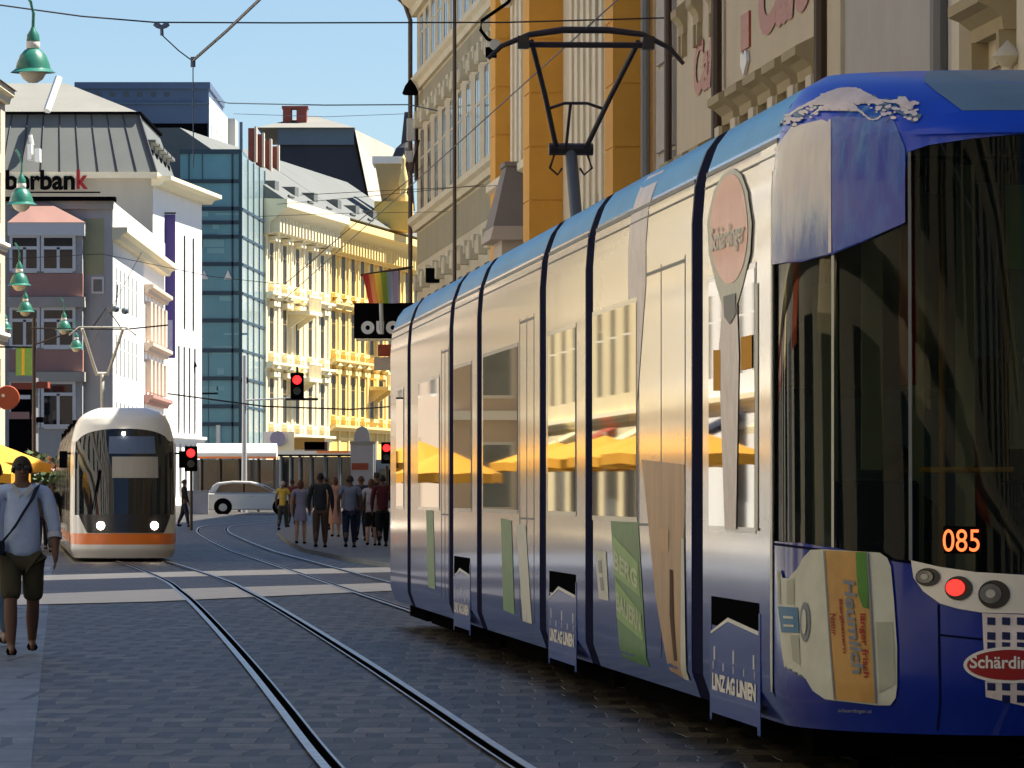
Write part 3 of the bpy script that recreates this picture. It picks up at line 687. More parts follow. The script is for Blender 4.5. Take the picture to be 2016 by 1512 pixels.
for s in (-1, 1): mb.box(s*.55-.05, s*.55+.05, -.14, -.02, T_(0,0,5.29)[2], T_(0,0,5.40)[2])
mb.build('collector', 'dark_metal', pg, True)
# ================================================================ the white tram coming the other way
W2 = [(.08,1.02),(.25,1.09),(1.0,1.10),(2.45,1.08),(2.68,1.03),(2.85,.98),(3.0,.90),(3.12,.74),(3.2,.50)]
L2 = [(.08,.12),(.25,.02),(.62,0),(1.0,.05),(2.0,.16),(2.7,.30),(2.85,.34),(3.0,.42),(3.12,.62),(3.2,.95)]
def N2(phi, z, off=0):
    w, l = lerp_tab(W2, z), lerp_tab(L2, z); D = 1.25; c, s = math.cos(phi), math.sin(phi)
    return Vector((-(w+off)*math.copysign(abs(c)**.8, c), D-(D-l+off)*abs(s)**.8, z))
wt = empty('tram', (-8.02, 127.0, 0), math.atan(.0815), 'white tram with orange bumper stripe and lit headlights facing us', 'tram')
_N = N
def patch2(name, lo, hi, m, off=0, nz=8, p0=0., p1=math.pi, parent=None):
    mb = MB(); n = 48
    for k in range(n):
        a, b = p0+(p1-p0)*k/n, p0+(p1-p0)*(k+1)/n
        for j in range(nz):
            q = lambda f, jj: N2(f, lo(f)+(hi(f)-lo(f))*jj/nz, off)
            mb.quad(q(a, j), q(b, j), q(b, j+1), q(a, j+1))
    return mb.build(name, m, parent or wt, smooth=True)
K = lambda z: (lambda f: z)
zt2 = lambda f: 2.50+.26*max(0, math.sin((f-.55)/(math.pi-1.1)*math.pi))**.55 if .55 < f < math.pi-.55 else 2.50
patch2('lower_panel', K(.08), K(.36), 'tram_white')
patch2('bumper_stripe', K(.36), K(.59), 'orange_paint', p0=.0)
patch2('lower_panel', K(.59), K(.97), 'tram_white')
patch2('side_pillar', K(.97), K(2.50), 'tram_white', p0=0, p1=.45); patch2('side_pillar', K(.97), K(2.50), 'tram_white', p0=math.pi-.3, p1=math.pi)
patch2('windscreen', K(.97), zt2, 'tram_glass', off=-.01, p0=.44, p1=math.pi-.29)
patch2('roof_dome', zt2, K(3.2), 'white_paint', nz=12)
patch2('lamp_mask', lambda f: .60 if .9 < f < 2.35 else .60+.37*min(1, min(abs(f-.9), abs(f-2.35))/.25), K(.985), 'black_gloss', off=.012, p0=.66, p1=2.58)
mb = MB(); mb.poly([N2(math.pi*k/24, 3.2) for k in range(25)]); mb.poly([N2(math.pi*k/24, .08) for k in range(25)]); mb.build('dome_top', 'white_paint', wt)
for x, f in ((-.42, 1.22), (.58, 2.08)):
    p = N2(f, .75, .02); mb = MB(); mb.lathe([(.0,-.03),(.075,-.03),(.085,.0),(.085,.03)], p, 16, ax=1); mb.build('headlight', 'white_lit', wt)
p = N2(math.pi/2, 2.66, .02); MB().box(p.x-.03, p.x+.03, p.y-.02, p.y+.02, p.z-.03, p.z+.03).build('top_lamp', 'white_lit', wt)
bd = MB(); 
for k in range(6):
    f0, f1 = 1.42+k*.13, 1.42+(k+1)*.13
    bd.quad(N2(f0,1.74,.004), N2(f1,1.74,.004), N2(f1,2.18,.004), N2(f0,2.18,.004))
bd.build('destination_board', 'warm_grey', wt)
bd = MB()
for k in range(6):
    f0, f1 = 1.36+k*.13, 1.36+(k+1)*.13
    bd.quad(N2(f0,2.24,.004), N2(f1,2.24,.004), N2(f1,2.60,.004), N2(f0,2.60,.004))
bd.build('destination_display', 'slate_blue', wt)
mb = MB(); mb.tube([N2(1.05,1.08,.03), N2(1.12,1.45,.03)], .012); mb.tube([N2(1.12,1.45,.035), N2(1.2,1.9,.03)], .02); mb.build('wiper', 'black', wt)
for s in (-1, 1):
    mb = MB(); mb.tube([(s*1.08,1.0,2.25),(s*1.24,.9,2.25)], .02); mb.box(s*1.24-.08, s*1.24+.08, .86, .95, 1.95, 2.3); mb.build('mirror', 'black', wt, bevel=.02)
def shell2(a, b, nm):
    mb = MB(); zs = [z for z, w in W2]
    for s in (-1, 1):
        for k in range(len(zs)-1):
            q = [(s*lerp_tab(W2, zs[k]), a, zs[k]), (s*lerp_tab(W2, zs[k]), b, zs[k]), (s*lerp_tab(W2, zs[k+1]), b, zs[k+1]), (s*lerp_tab(W2, zs[k+1]), a, zs[k+1])]
            mb.quad(*q)
    mb.quad((-.5,a,3.2),(.5,a,3.2),(.5,b,3.2),(-.5,b,3.2)); mb.quad((-1.02,a,.08),(-1.02,b,.08),(1.02,b,.08),(1.02,a,.08))
    mb.poly([(-lerp_tab(W2, z), b, z) for z in zs]+[(lerp_tab(W2, z), b, z) for z in zs[::-1]])
    c = mb.build('carriage', 'tram_white', wt, smooth=True)
    for s in (-1, 1):
        x = a+.5
        while x+1.4 < b:
            MB().box(*sorted((s*1.1, s*1.108)), x, x+1.35, 1.05, 2.3).build('window', 'pane', c); x += 1.6
        mb = MB(); mb.box(*sorted((s*1.1, s*1.106)), a+.1, b-.1, .4, .58); mb.build('stripe', 'orange_paint', c)
for a, b in ((1.25,5.5),(5.9,12.5),(12.9,16.6),(17,23.6),(24,27.7),(28.1,34.7),(35.1,39)):
    shell2(a, b, ''); 
for v in (5.7, 12.7, 16.8, 23.8, 27.9, 34.9): MB().box(-1.0, 1.0, v-.22, v+.22, .2, 3.0).build('gangway_bellows', 'black', wt)
pw = empty('pantograph', (0, 29.6, 3.2)); pw.parent = wt
mb = MB()
for s in (-1, 1): mb.tube([(s*.14,.6,1.28),(s*.22,.5,1.5),(s*.52,.0,2.42)], .04, 8)
mb.tube([(-.18,.6,1.28),(.18,.6,1.28)], .05); mb.tube([(0,0,0),(0,.6,1.28)], .05)
mb.build('arm', 'light_metal', pw, True)
mb = MB(); mb.tube([(-.85,-.03,2.25),(-.6,-.03,2.46),(.6,-.03,2.46),(.85,-.03,2.25)], .02); mb.build('collector', 'light_metal', pw, True)
# ================================================================ buildings
_wc = {}
def window(parent, s, z, w, h, d, style, fm='frame_white', pm='pane'):
    """one window: frame mesh with its pane as a child; same-size windows share their meshes"""
    key = (round(w,3), round(h,3), style, fm, pm)
    if key not in _wc:
        mb = MB(); r = min(.09, w*.09)
        if style == 'flush':
            r = .05
            for q in ((-r,0,-r,h+r),(w,w+r,-r,h+r),(0,w,-r,0),(0,w,h,h+r),(w/2-.02,w/2+.02,0,h),(0,w,h*.66,h*.66+.05)): mb.box(q[0],q[1],-.010,.01,q[2],q[3])
            f = mb.build('window', fm); p = MB().quad((0,-.003,0),(w,-.003,0),(w,-.003,h),(0,-.003,h)).build('pane', pm, f)
            _wc[key] = (f.data, p.data); bpy.data.objects.remove(p); bpy.data.objects.remove(f)
        if key in _wc: return window(parent, s, z, w, h, d, style, fm, pm)
        mb.box(0, r, 0, .05, 0, h); mb.box(w-r, w, 0, .05, 0, h); mb.box(r, w-r, 0, .05, 0, r); mb.box(r, w-r, 0, .05, h-r, h)
        if style in ('cross', 'mull'): mb.box(w/2-r*.5, w/2+r*.5, .005, .045, r, h-r)
        if style == 'cross': mb.box(r, w-r, .0, .04, h*.68, h*.68+r)
        if style == 'bars':
            for k in (1, 2, 3): mb.box(w*k/4-r*.3, w*k/4+r*.3, .005, .045, r, h-r)
        f = mb.build('window', fm); p = MB().quad((0,.03,0),(w,.03,0),(w,.03,h),(0,.03,h)).build('pane', pm, f)
        _wc[key] = (f.data, p.data); bpy.data.objects.remove(p); bpy.data.objects.remove(f)
    a, b = _wc[key]
    f = bpy.data.objects.new('window', a); COL.objects.link(f); f.parent = parent; f.location = (s, d, z)
    p = bpy.data.objects.new('pane', b); COL.objects.link(p); p.parent = f
def building(name, label, cat, A, B, z0, H, depth, wall, rows=(), roof=None, group=None):
    """local x runs along the front from A to B, local -y faces out, z up"""
    A = Vector(A); B = Vector(B); L = (B-A).length; rz = math.atan2(B.y-A.y, B.x-A.x)
    e = empty(name, (A.x, A.y, z0), rz, label, cat, group)
    mb = MB(); z = 0.0
    for r in sorted(rows, key=lambda r: r['z'][0]):
        a, b = r['z']; w = r['w']; d = r.get('d', .05)
        if a > z: mb.quad((0,0,z),(L,0,z),(L,0,a),(0,0,a))
        x = 0.0
        for c in sorted(r['c']):
            x0, x1 = c-w/2, c+w/2
            if x0 > x: mb.quad((x,0,a),(x0,0,a),(x0,0,b),(x,0,b))
            mb.quad((x0,0,a),(x0,d,a),(x0,d,b),(x0,0,b)); mb.quad((x1,0,a),(x1,0,b),(x1,d,b),(x1,d,a))
            mb.quad((x0,0,b),(x0,d,b),(x1,d,b),(x1,0,b)); mb.quad((x0,0,a),(x1,0,a),(x1,d,a),(x0,d,a)); x = x1
            window(e, x0, a, w, b-a, d, r.get('style', 'cross'), r.get('fm', 'frame_white'), r.get('pm', 'pane'))
        if x < L: mb.quad((x,0,a),(L,0,a),(L,0,b),(x,0,b))
        z = b
    if z < H: mb.quad((0,0,z),(L,0,z),(L,0,H),(0,0,H))
    mb.quad((0,0,0),(0,0,H),(0,depth,H),(0,depth,0)); mb.quad((L,0,0),(L,depth,0),(L,depth,H),(L,0,H))
    mb.quad((0,depth,0),(0,depth,H),(L,depth,H),(L,depth,0)); mb.quad((0,0,H),(L,0,H),(L,depth,H),(0,depth,H))
    mb.build('wall', wall, e); e['L'] = L
    return e
def trim(e, name, m, boxes, bevel=0):
    """boxes (x0,x1,z0,z1,d) standing d proud of the front"""
    mb = MB()
    for b in boxes: mb.box(b[0], b[1], -b[4], (b[5] if len(b) > 5 else .02), b[2], b[3])
    return mb.build(name, m, e, bevel=bevel)
def ledge(e, name, m, x0, x1, z, h, d):
    MB().prism([(0.02,z),(-d*.45,z),(-d*.6,z+h*.4),(-d,z+h*.6),(-d,z+h),(0.02,z+h)], 0, x0, x1).build(name, m, e)
def cs(n, a, b): return [a+(b-a)*(k+.5)/n for k in range(n)]
RX = lambda Y: 8.5-.0725*Y
# ---- right hand row; its fronts face the street (shade).  A = far end, B = near end
def rrow(name, label, Yf, Yn, H, wall, rows=(), depth=12):
    return building(name, label, 'building', (RX(Yf), Yf), (RX(Yn), Yn), GZ(Yf), H, depth, wall, rows)
def hood(e, xs, z, w, d, m='cream_trim'):
    mb = MB()
    for x in xs:
        mb.prism([(.02,z),(-d*.35,z),(-d*.4,z+.12),(-d*.7,z+.2),(-d,z+.24),(-d,z+.34),(.02,z+.5)], 0, x-w/2, x+w/2)
        mb.box(x-w/2+.04, x-w/2+.2, -d*.45, .02, z-.3, z); mb.box(x+w/2-.2, x+w/2-.04, -d*.45, .02, z-.3, z)
    mb.build('window_hood', m, e)
ga = rrow('corner_building', 'grey beige corner building with rows of tall dark windows and stucco friezes', 149, 119.2, 13.2, 'greybeige',
    [dict(z=(4.2,6.1), w=1.3, c=cs(10,.7,29), fm='greybeige_trim', style='flush', d=.012), dict(z=(8.15,10.1), w=1.3, c=cs(10,.7,29), fm='greybeige_trim', style='flush', d=.012), dict(z=(11.55,12.9), w=1.2, c=cs(12,.6,29.2), fm='greybeige_trim', style='flush', d=.012), dict(z=(1.0,3.2), w=2.0, c=cs(7,1,28.8), style='mull')])
ledge(ga, 'string_course', 'greybeige_trim', -.2, 29.7, 7.75, .32, .22); ledge(ga, 'string_course', 'greybeige_trim', -.2, 29.7, 11.1, .32, .20); ledge(ga, 'string_course', 'greybeige_trim', -.1, 29.7, 3.5, .3, .25)
trim(ga, 'recessed_panel', 'greybeige_dark', [(.3,29.4,6.95,7.7,.006), (.3,29.4,10.55,11.05,.006)])
mb = MB()
for x in cs(10,.7,29):
    for zz in (6.35, 10.25):
        mb.box(x-.7, x-.42, -.09, .02, zz, zz+.3); mb.box(x-.3, x+.3, -.12, .02, zz+.12, zz+.42); mb.box(x+.42, x+.7, -.09, .02, zz, zz+.3)
        mb.box(x-.14, x+.14, -.20, .02, zz-.1, zz+.3)
mb.build('stucco_frieze', 'greybeige_trim', ga, bevel=.03)
mb = MB(); mb.prism([(.02,13.0),(-.12,13.0),(-.16,13.15),(-.35,13.3),(-.55,13.7),(-.85,13.8),(-.85,14.0),(.02,14.05)], 0, -.5, 29.8)
mb.box(-.5, 0.0, 0.02, 12, 13.6, 14.05); mb.build('cornice', 'greybeige_trim', ga)
mb = MB(); mb.tube([(-.35,-.78,14.0),(-.35,-.78,13.75),(-.06,-.3,13.3),(-.06,-.16,12.9),(-.06,-.16,0)], .055); mb.tube([(29.5,-.08,13.2),(29.5,-.08,0)], .055); mb.tube([(19.2,-.3,13.2),(19.2,-.3,0)], .04); mb.build('downpipe', 'pipe', ga)
MB().frustum((-.2,29.8,-.3,12),14.05,(3,27,3.5,8.5),17.5).build('roof', 'roof_seam', ga)
gb = rrow('church', 'cream church front with tall ochre pilasters and pale panels', 119, 88.2, 21, 'cream', [dict(z=(8.6,11.5), w=1.5, c=[9.8,20.5], style='bars', d=.03, fm='cream_trim'), dict(z=(4.2,6.2), w=1.6, c=[5,9.8,20.5], style='bars', fm='cream_trim', d=.03)])
def pil(Y, w=1.4, d=.58, m='ochre'): x = (119-Y)*1.0026; return (x-w, x, .0, 15.4, d)
mb = MB()
for Y in (105.2, 89.1, 117.5):
    b = pil(Y, d=.3 if Y > 110 else .58); 
    for k in range(22): mb.box(b[0], b[1], -b[4], .02, k*.92, k*.92+.895)
    mb.box(b[0]+.02, b[1]-.02, -b[4]+.02, .02, 0, 15.4)
mb.build('pilaster', 'ochre', gb)
trim(gb, 'fluted_panel', 'cream_trim', [(15.6+k*1.15,16.1+k*1.15,3,9.9,.04) for k in range(10)]+[(2.0+k*1.1,2.5+k*1.1,7.4,11.4,.05) for k in range(8)])
for z in (7.0, 12.2): ledge(gb, 'string_course', 'cream_trim', .3, 12.2, z, .35, .4)
for z in (10.2,): ledge(gb, 'string_course', 'cream_trim', 14.2, 28.3, z, .5, .45)
ledge(gb, 'string_course', 'cream_trim', .3, 28.3, 12.6, .6, .7)
mb = MB()
for x in (3,6,9,16.5,19,21.5,24): mb.box(x-.4,x+.4,-.28,.02,11.3,11.9); mb.lathe([(.0,-.1),(.28,-.1),(.34,.0),(.28,.12),(0,.14)],(x,-.2,10.9),12,ax=1)
mb.build('relief', 'cream_trim', gb, bevel=.05)
# oriel with a hipped hood
oy = (119-111.0)
mb = MB(); mb.box(oy-1.3, oy+.9, -.70, .02, 5.1, 5.95); mb.frustum((oy-1.5,oy+1.1,-.92,.02), 5.95, (oy-1.4,oy+1.0,-.85,.02), 6.2); mb.mi = 1
mb.frustum((oy-1.4,oy+1.0,-.86,.02), 6.2, (oy-.8,oy+.45,-.58,.02), 7.3); mb.box(oy-.85,oy+.5,-.62,.02,7.3,7.38); mb.mi = 0; mb.frustum((oy-.9,oy+.5,-.3,.02), 4.4, (oy-1.3,oy+.9,-.70,.02), 5.1)
mb.build('oriel', ['pinkbeige', 'oriel_roof'], gb)
mb = MB(); ph_ = (119-97.5); mb.prism([(ph_-2.2,3.6),(ph_+2.2,3.6),(ph_+2.2,4.0),(ph_,5.2),(ph_-2.2,4.0)], 1, -.5, .02); mb.build('portal_hood', 'pinkbeige', gb)
mb = MB(); mb.tube([(30.35,-.14,15),(30.35,-.14,0)], .07); mb.build('downpipe', 'pipe_grey', gb)
gc = rrow('narrow_house', 'narrow pinkish stone fronted house between the church and the lettered shops', 88.1, 85.7, 19, 'pinkbeige')
trim(gc, 'stone_course', 'plaster', [(0,2.4,k*1.25+.02,k*1.25+1.2,.05) for k in range(11)])
mb = MB(); mb.tube([(2.28,-.1,14),(2.28,-.1,0)], .055); mb.build('downpipe', 'pipe', gc)
gd = rrow('shop_house', 'cream shop house with red lettering beside a thick brown downpipe', 85.6, 79.3, 19, 'cream', [dict(z=(3.6,5.2), w=1.05, c=cs(3,.1,6.2), style='cross', d=.03, fm='frame_dark'), dict(z=(8.8,10.6), w=1.05, c=cs(3,.1,6.2), style='cross', d=.03)])
hood(gd, cs(3,.1,6.2), 5.6, 1.2, .30, 'tan'); hood(gd, cs(3,.1,6.2), 7.7, .7, .16, 'tan')
text_obj('Café', lambda a, b: (2.5+3.2*a, -.02, 6.75+.75*b), 'lettering', 'red_sign', gd, .04, .2)
mb = MB(); mb.tube([(6.2,-.1,15),(6.2,-.1,0)], .07); mb.box(6.1,6.3,-.2,.02,5.0,5.15); mb.build('downpipe', 'pipe', gd)
ge = rrow('shop_house', 'cream shop house with heavy window hoods and tall red script lettering', 79.2, 68.3, 20, 'cream', [dict(z=(3.6,5.55), w=1.3, c=cs(5,.2,10.4), style='cross', d=.03, fm='frame_dark'), dict(z=(9.2,11.2), w=1.3, c=cs(5,.2,10.4), style='cross', d=.03)])
hood(ge, cs(5,.2,10.4), 6.1, 1.35, .30, 'tan')
trim(ge, 'spandrel', 'tan', [(x-.62,x+.62,5.62,6.2,.012) for x in cs(5,.2,10.4)])
trim(ge, 'pilaster_strip', 'cream_trim', [(x-.26,x+.26,3.2,6.1,.16) for x in [0.35]+[.2+2.04*k for k in (1,2,3,4)]+[10.1]])
text_obj('Café', lambda a, b: (3.9+5.4*a, -.02, 6.95+1.0*b), 'lettering', 'red_sign', ge, .05, .25)
trim(ge, 'emblem', 'red_sign', [(2.0,2.9,6.95,7.4,.03)]); mb = MB(); mb.prism([(2.45,6.62),(2.83,6.78),(2.78,6.90),(2.6,6.93),(2.45,6.87),(2.3,6.93),(2.12,6.90),(2.07,6.78)], 1, -.05, -.01); mb.build('emblem_heart', 'lettering_white', ge)
mb = MB(); mb.tube([(10.75,-.1,15),(10.75,-.1,0)], .075); mb.box(10.6,10.9,-.2,.02,5.1,5.3); mb.build('downpipe', 'pipe', ge)
gf = rrow('plastered_house', 'plain rough plastered grey house front behind the tram roof', 68.2, 58.6, 19, 'plaster')
trim(gf, 'corner_strip', 'cream', [(0,1.1,0,15,.05)]); mb = MB(); mb.tube([(9.4,-.15,15),(9.4,-.15,0)], .09); mb.build('downpipe', 'pipe_grey', gf)
gg = rrow('ornate_house', 'cream house with a dark recessed window and a pale ornament at the right edge', 58.5, 30, 21, 'cream', [dict(z=(3.0,5.3), w=1.3, c=[2.6,6.6,10.5,15,20,25], style='mull', d=.04, fm='tan'), dict(z=(8,10), w=1.3, c=[2.6,6.6,10.5,15,20,25], style='mull', d=.04)])
hood(gg, [2.6,6.6,10.5,15,20,25], 5.55, 1.9, .35, 'tan'); trim(gg, 'pilaster_strip', 'cream_trim', [(x,x+.5,0,15.5,.12) for x in (.3,4.3,8.3,12.5)])
mb = MB(); mb.lathe([(.0,0),(.12,.05),(.06,.15),(.16,.35),(.2,.55),(.1,.75),(.05,.85),(.14,.95),(.0,1.1)], (4.3,-.2,4.3), 12); mb.build('ornament', 'cream_trim', gg, True)
gh = rrow('apartment_house', 'tall cream house continuing the shaded side of the street', 29.8, -25, 21, 'cream', [dict(z=(4,6), w=1.2, c=cs(12,1,54)), dict(z=(8.5,10.5), w=1.2, c=cs(12,1,54))])
gi = building('shading_block', 'unseen beige block added behind the corner house to shade the square', 'building', (-1.0, 300), (-1.0, 150.5), 0, 20, 16, 'greybeige', [dict(z=(6,8.5), w=2, c=cs(22,2,135), style='mull'), dict(z=(12,14.5), w=2, c=cs(22,2,135), style='mull')])  # unseen block added to keep the sun off the far square
# ---- left hand row, outside the frame but mirrored by the tram (sunlit)
def lrow(label, Yn, Yf, off, H, wall, rows, fm='frame_white'):
    f = lambda Y: -off-.0725*Y
    return building('town_house', label, 'building', (f(Yn), Yn), (f(Yf), Yf), 0, H, 12, wall, rows)
l1 = lrow('cream four storey town house on the sunny side of the street', -20, 52, 9.0, 15.5, 'greybeige', [dict(z=(4.2+3.6*k,6.4+3.6*k), w=1.3, c=cs(26,1,71), style='flush', d=.012, fm='frame_white') for k in range(3)])
l2 = lrow('grey rendered town house on the sunny side of the street', 52.2, 96, 9.2, 16, 'warm_grey', [dict(z=(4.2+3.6*k,6.4+3.6*k), w=1.4, c=cs(14,1,43), style='flush', d=.012) for k in range(3)])
l3 = lrow('white town house above the yellow parasols', 96.2, 150, 8.8, 14, 'white_wall', [dict(z=(4.2+3.4*k,6.2+3.4*k), w=1.3, c=cs(15,1,53), style='flush', d=.012) for k in range(3)])
l4 = lrow('pale ochre town house facing the square', 151, 196, 8.6, 15, 'pale_yellow', [dict(z=(4.2+3.6*k,6.6+3.6*k), w=1.5, c=cs(10,1,44), style='flush', d=.012, fm='frame_white') for k in range(3)])
for e, Lh in ((l1, 72), (l2, 43.9), (l3, 53.9), (l4, 45)):
    for k in range(int(Lh/6)):
        MB().box(1+k*6, 4.6+k*6, -.04, .02, .4, 2.9).build('shop_window', 'pane_dark' if k % 3 else 'pane_pale', e)
        if k % 2: MB().prism([(.0,3.3),(-.9,2.85),(-.9,2.7),(.0,3.1)], 0, .9+k*6, 4.7+k*6).build('awning', random.choice(['white_wall','red_sign','cloth_navy','pale_yellow']), e)
    for z in (3.4, 7.1, 10.7): ledge(e, 'string_course', 'pale_trim', 0, Lh, z, .3, .2)
# ---- sunlit edge house at the left border
le = building('edge_house', 'pale pink sunlit house at the left border of the street', 'building', (-19.6,196.5), (-19.22,233), 0, 16.3, 10, 'pinkcream',
    [dict(z=(z,z+1.9), w=1.6, c=cs(9,.5,36), d=.03) for z in (4.6,8.2,11.6,14.2)])
ledge(le, 'cornice', 'pale_trim', -.2, 36.7, 16.2, .5, .35); ledge(le, 'string_course', 'white_wall', -.1, 36.6, 10.6, .3, .2); ledge(le, 'string_course', 'white_wall', -.1, 36.6, 7.2, .3, .2)
MB().frustum((-.3,36.8,-.45,10),16.7,(1,35,4,6),19).build('roof', 'roof_brown', le)
for k in range(4):
    for z in (1.0, 4.6, 8.2, 11.8):
        w = MB().box(-.06, .01, 1.0+k*2.4, 2.3+k*2.4, z-.1, z+2.1).build('window', 'frame_white', le); MB().box(-.08, -.061, 1.12+k*2.4, 2.18+k*2.4, z, z+2.0).build('pane', 'pane_pale' if (k+int(z)) % 3 else 'pane', w)
trim_ = MB().box(-.25, .0, -.2, 10.2, 3.8, 4.1).build('string_course', 'white_wall', le)
# ---- bay house (front in shade, right flank sunlit)
gz = GZ(290)
def fx(px, Y): return (px-CX)*Y/F
def zz(py, Y): return CH+(H0-py)*Y/F
Yb = 290; x0, x1 = fx(-60, Yb), fx(222, Yb)
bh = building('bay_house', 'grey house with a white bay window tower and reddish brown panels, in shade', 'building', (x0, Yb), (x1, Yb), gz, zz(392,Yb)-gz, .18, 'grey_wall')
bx = lambda px: fx(px, Yb)-x0
bz = lambda py: zz(py, Yb)-gz
trim(bh, 'tinted_wall', 'grey_green', [(bx(166),bx(205),bz(540),bz(430),.01)])
mb = MB(); D = 1.0
mb.box(bx(22), bx(165), -D, .02, 0, bz(465)); mb.build('bay', 'grey_wall', bh)
for (t, b) in ((540,585),(690,732)): MB().box(bx(21.5), bx(166), -D-.05, .0, bz(b), bz(t)).build('parapet_panel', 'red_panel', bh)
for (t, b) in ((440,466),(586,606),(733,752)):
    MB().box(bx(19), bx(170), -D-.25, .0, bz(b), bz(t)).build('bay_cornice', 'frame_white' if t == 440 else 'warm_grey', bh)
for (t, b) in ((470,530),(612,680),(757,836)):
    for (a, c) in ((28,76),(90,146)):
        f = MB(); X0, X1, Z0, Z1 = bx(a), bx(c), bz(b), bz(t); r = .14
        for q in ((X0-r,X0,Z0-r,Z1+r*2),(X1,X1+r,Z0-r,Z1+r*2),(X0,X1,Z1,Z1+r*2),(X0,X1,Z0-r*1.5,Z0),((X0+X1)/2-r/2,(X0+X1)/2+r/2,Z0,Z1-.45),(X0,X1,Z1-.55,Z1-.4)):
            f.box(q[0], q[1], -D-.12, -D, q[2], q[3])
        w = f.build('window', 'frame_white', bh); MB().box(X0, X1, -D-.04, -D+.01, Z0, Z1).build('pane', 'pane', w)
MB().frustum((bx(19),bx(172),-D-.3,.0), bz(440), (bx(66),bx(92),-.4,.0), bz(398)).build('bay_roof', 'red_panel', bh)
f = MB(); f.box(bx(180), bx(205), -.06, 0, bz(578), bz(545)); w = f.build('window', 'frame_white', bh); MB().box(bx(184), bx(201), -.09, -.061, bz(574), bz(550)).build('pane', 'pane_pale', w)
for (a, c, t, b) in ((232,262,750,830),):
    pass
MB().box(bx(-60), bx(228), -.5, .6, bz(396), bz(388)).build('eave', 'black', bh)
MB().box(bx(20), bx(224), -.25, .18, bz(412), bz(396)).build('cornice', 'warm_grey', bh)
# sunlit flank pieces on the bay house, running back from its right corner
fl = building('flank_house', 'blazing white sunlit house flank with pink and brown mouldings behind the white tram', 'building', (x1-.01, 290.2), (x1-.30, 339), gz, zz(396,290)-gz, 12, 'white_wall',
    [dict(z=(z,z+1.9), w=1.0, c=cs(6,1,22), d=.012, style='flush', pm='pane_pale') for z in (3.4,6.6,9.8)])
ledge(fl, 'cornice', 'pale_trim', -.3, 48, 12.9, .6, .7)
for z in (3.0,5.6,8.3,11.3): ledge(fl, 'moulding', 'pinkcream' if z != 5.6 else 'red_panel', 27, 47.5, z, .45, .5)
mb = MB()
for k in range(5): mb.box(28.5+k*3.8, 30.3+k*3.8, -.3, .02, 3.6, 5.2); mb.box(28.5+k*3.8, 30.3+k*3.8, -.3, .02, 6.2, 7.9); mb.box(28.5+k*3.8, 30.3+k*3.8, -.3, .02, 8.9, 10.9)
mb.build('relief', 'pinkcream', fl)
# ---- bank: behind the bay house, mansard roof; front grey with its shade in the colour
Yk = 345; gk = GZ(Yk); kx0, kx1 = fx(-60,Yk), fx(300,Yk)
bk = building('bank_building', 'bank building with a ribbed mansard roof, dark letters and shade coloured into its grey front', 'building', (kx0,Yk), (kx1,Yk), gk, zz(345,Yk)-gk, 24, 'warm_grey')
kx = lambda px: fx(px,Yk)-kx0
kz = lambda py: zz(py,Yk)-gk
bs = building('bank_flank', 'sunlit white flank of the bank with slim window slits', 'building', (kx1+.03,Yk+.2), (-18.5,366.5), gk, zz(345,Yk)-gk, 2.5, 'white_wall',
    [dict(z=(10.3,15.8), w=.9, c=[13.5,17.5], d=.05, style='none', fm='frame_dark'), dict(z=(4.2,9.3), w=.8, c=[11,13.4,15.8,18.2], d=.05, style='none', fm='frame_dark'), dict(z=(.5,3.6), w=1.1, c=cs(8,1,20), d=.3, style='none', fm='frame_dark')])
bsx = lambda px: (Yk*0+1)*0
ledge(bs, 'cornice', 'pale_trim', -.6, 22.2, 18.0, .55, 1.1)
ledge(bs, 'string_course', 'white_wall', 0, 21.5, 3.7, .4, .3)
# mansard
MB().frustum((-.2,kx(308),-.7,25), kz(340), (.5,kx(268),1.6,22), kz(219)).build('mansard', 'roof_seam', bk)
mb = MB()
for k in range(11):
    t = k/10; xa = -.2+(kx(308)+.2)*t; xb = .5+(kx(268)-.5)*t
    mb.tube([(xa,-.73,kz(339)),(xb,1.57,kz(220))], .045, 4)
mb.tube([(kx(308),-.75,kz(340)),(kx(268),1.55,kz(219))], .12, 4)
mb.build('standing_seam', 'roof_dark', bk)
MB().frustum((.3,kx(272),1.3,22.3), kz(219), (kx(-40),kx(115),6,14), kz(150)).build('upper_roof', 'roof_light', bk)
MB().box(-.3, kx(312), -.9, 25.2, kz(352), kz(340)).build('eave', 'cream_trim', bk)
MB().box(.1, kx(275), 1.2, 22.4, kz(222), kz(217)).build('roof_kerb', 'black', bk)
mb = MB()
for k in range(5):
    y = 3+k*4.2; xs = kx(300)-.2; mb.mi = 0; mb.box(xs-2.6, xs, y-1.3, y+1.3, kz(336), kz(278)); mb.mi = 1; mb.box(xs, xs+.05, y-.9, y+.9, kz(330), kz(290)); mb.box(xs-1.6, xs-.3, y-1.36, y-1.3, kz(330), kz(285))
    mb.mi = 0; mb.box(xs-3, xs+.3, y-1.6, y+1.6, kz(278), kz(272))
mb.build('dormer', ['roof_seam', 'black'], bk)
mb = MB(); mb.box(kx(60),kx(68),-2.2,-.9,kz(318),kz(288)); mb.box(kx(74),kx(84),-2.2,-.9,kz(322),kz(296)); mb.tube([(kx(66),-1,kz(288)),(kx(62),-1,kz(268))],.12); mb.tube([(kx(112),1.4,kz(150)),(kx(92),.2,kz(218))],.22); mb.build('vent_stack', 'frame_white', bk)
tx = text_obj('Oberban', lambda a, b: (kx(-28)+(kx(150)-kx(-28))*a, -1.0, kz(376)+1.15*b), 'lettering', 'black', bk, .035)
text_obj('k', lambda a, b: (kx(153)+(kx(176)-kx(153))*a, -1.0, kz(374)+1.1*b), 'lettering', 'sticker_red', bk, .035)
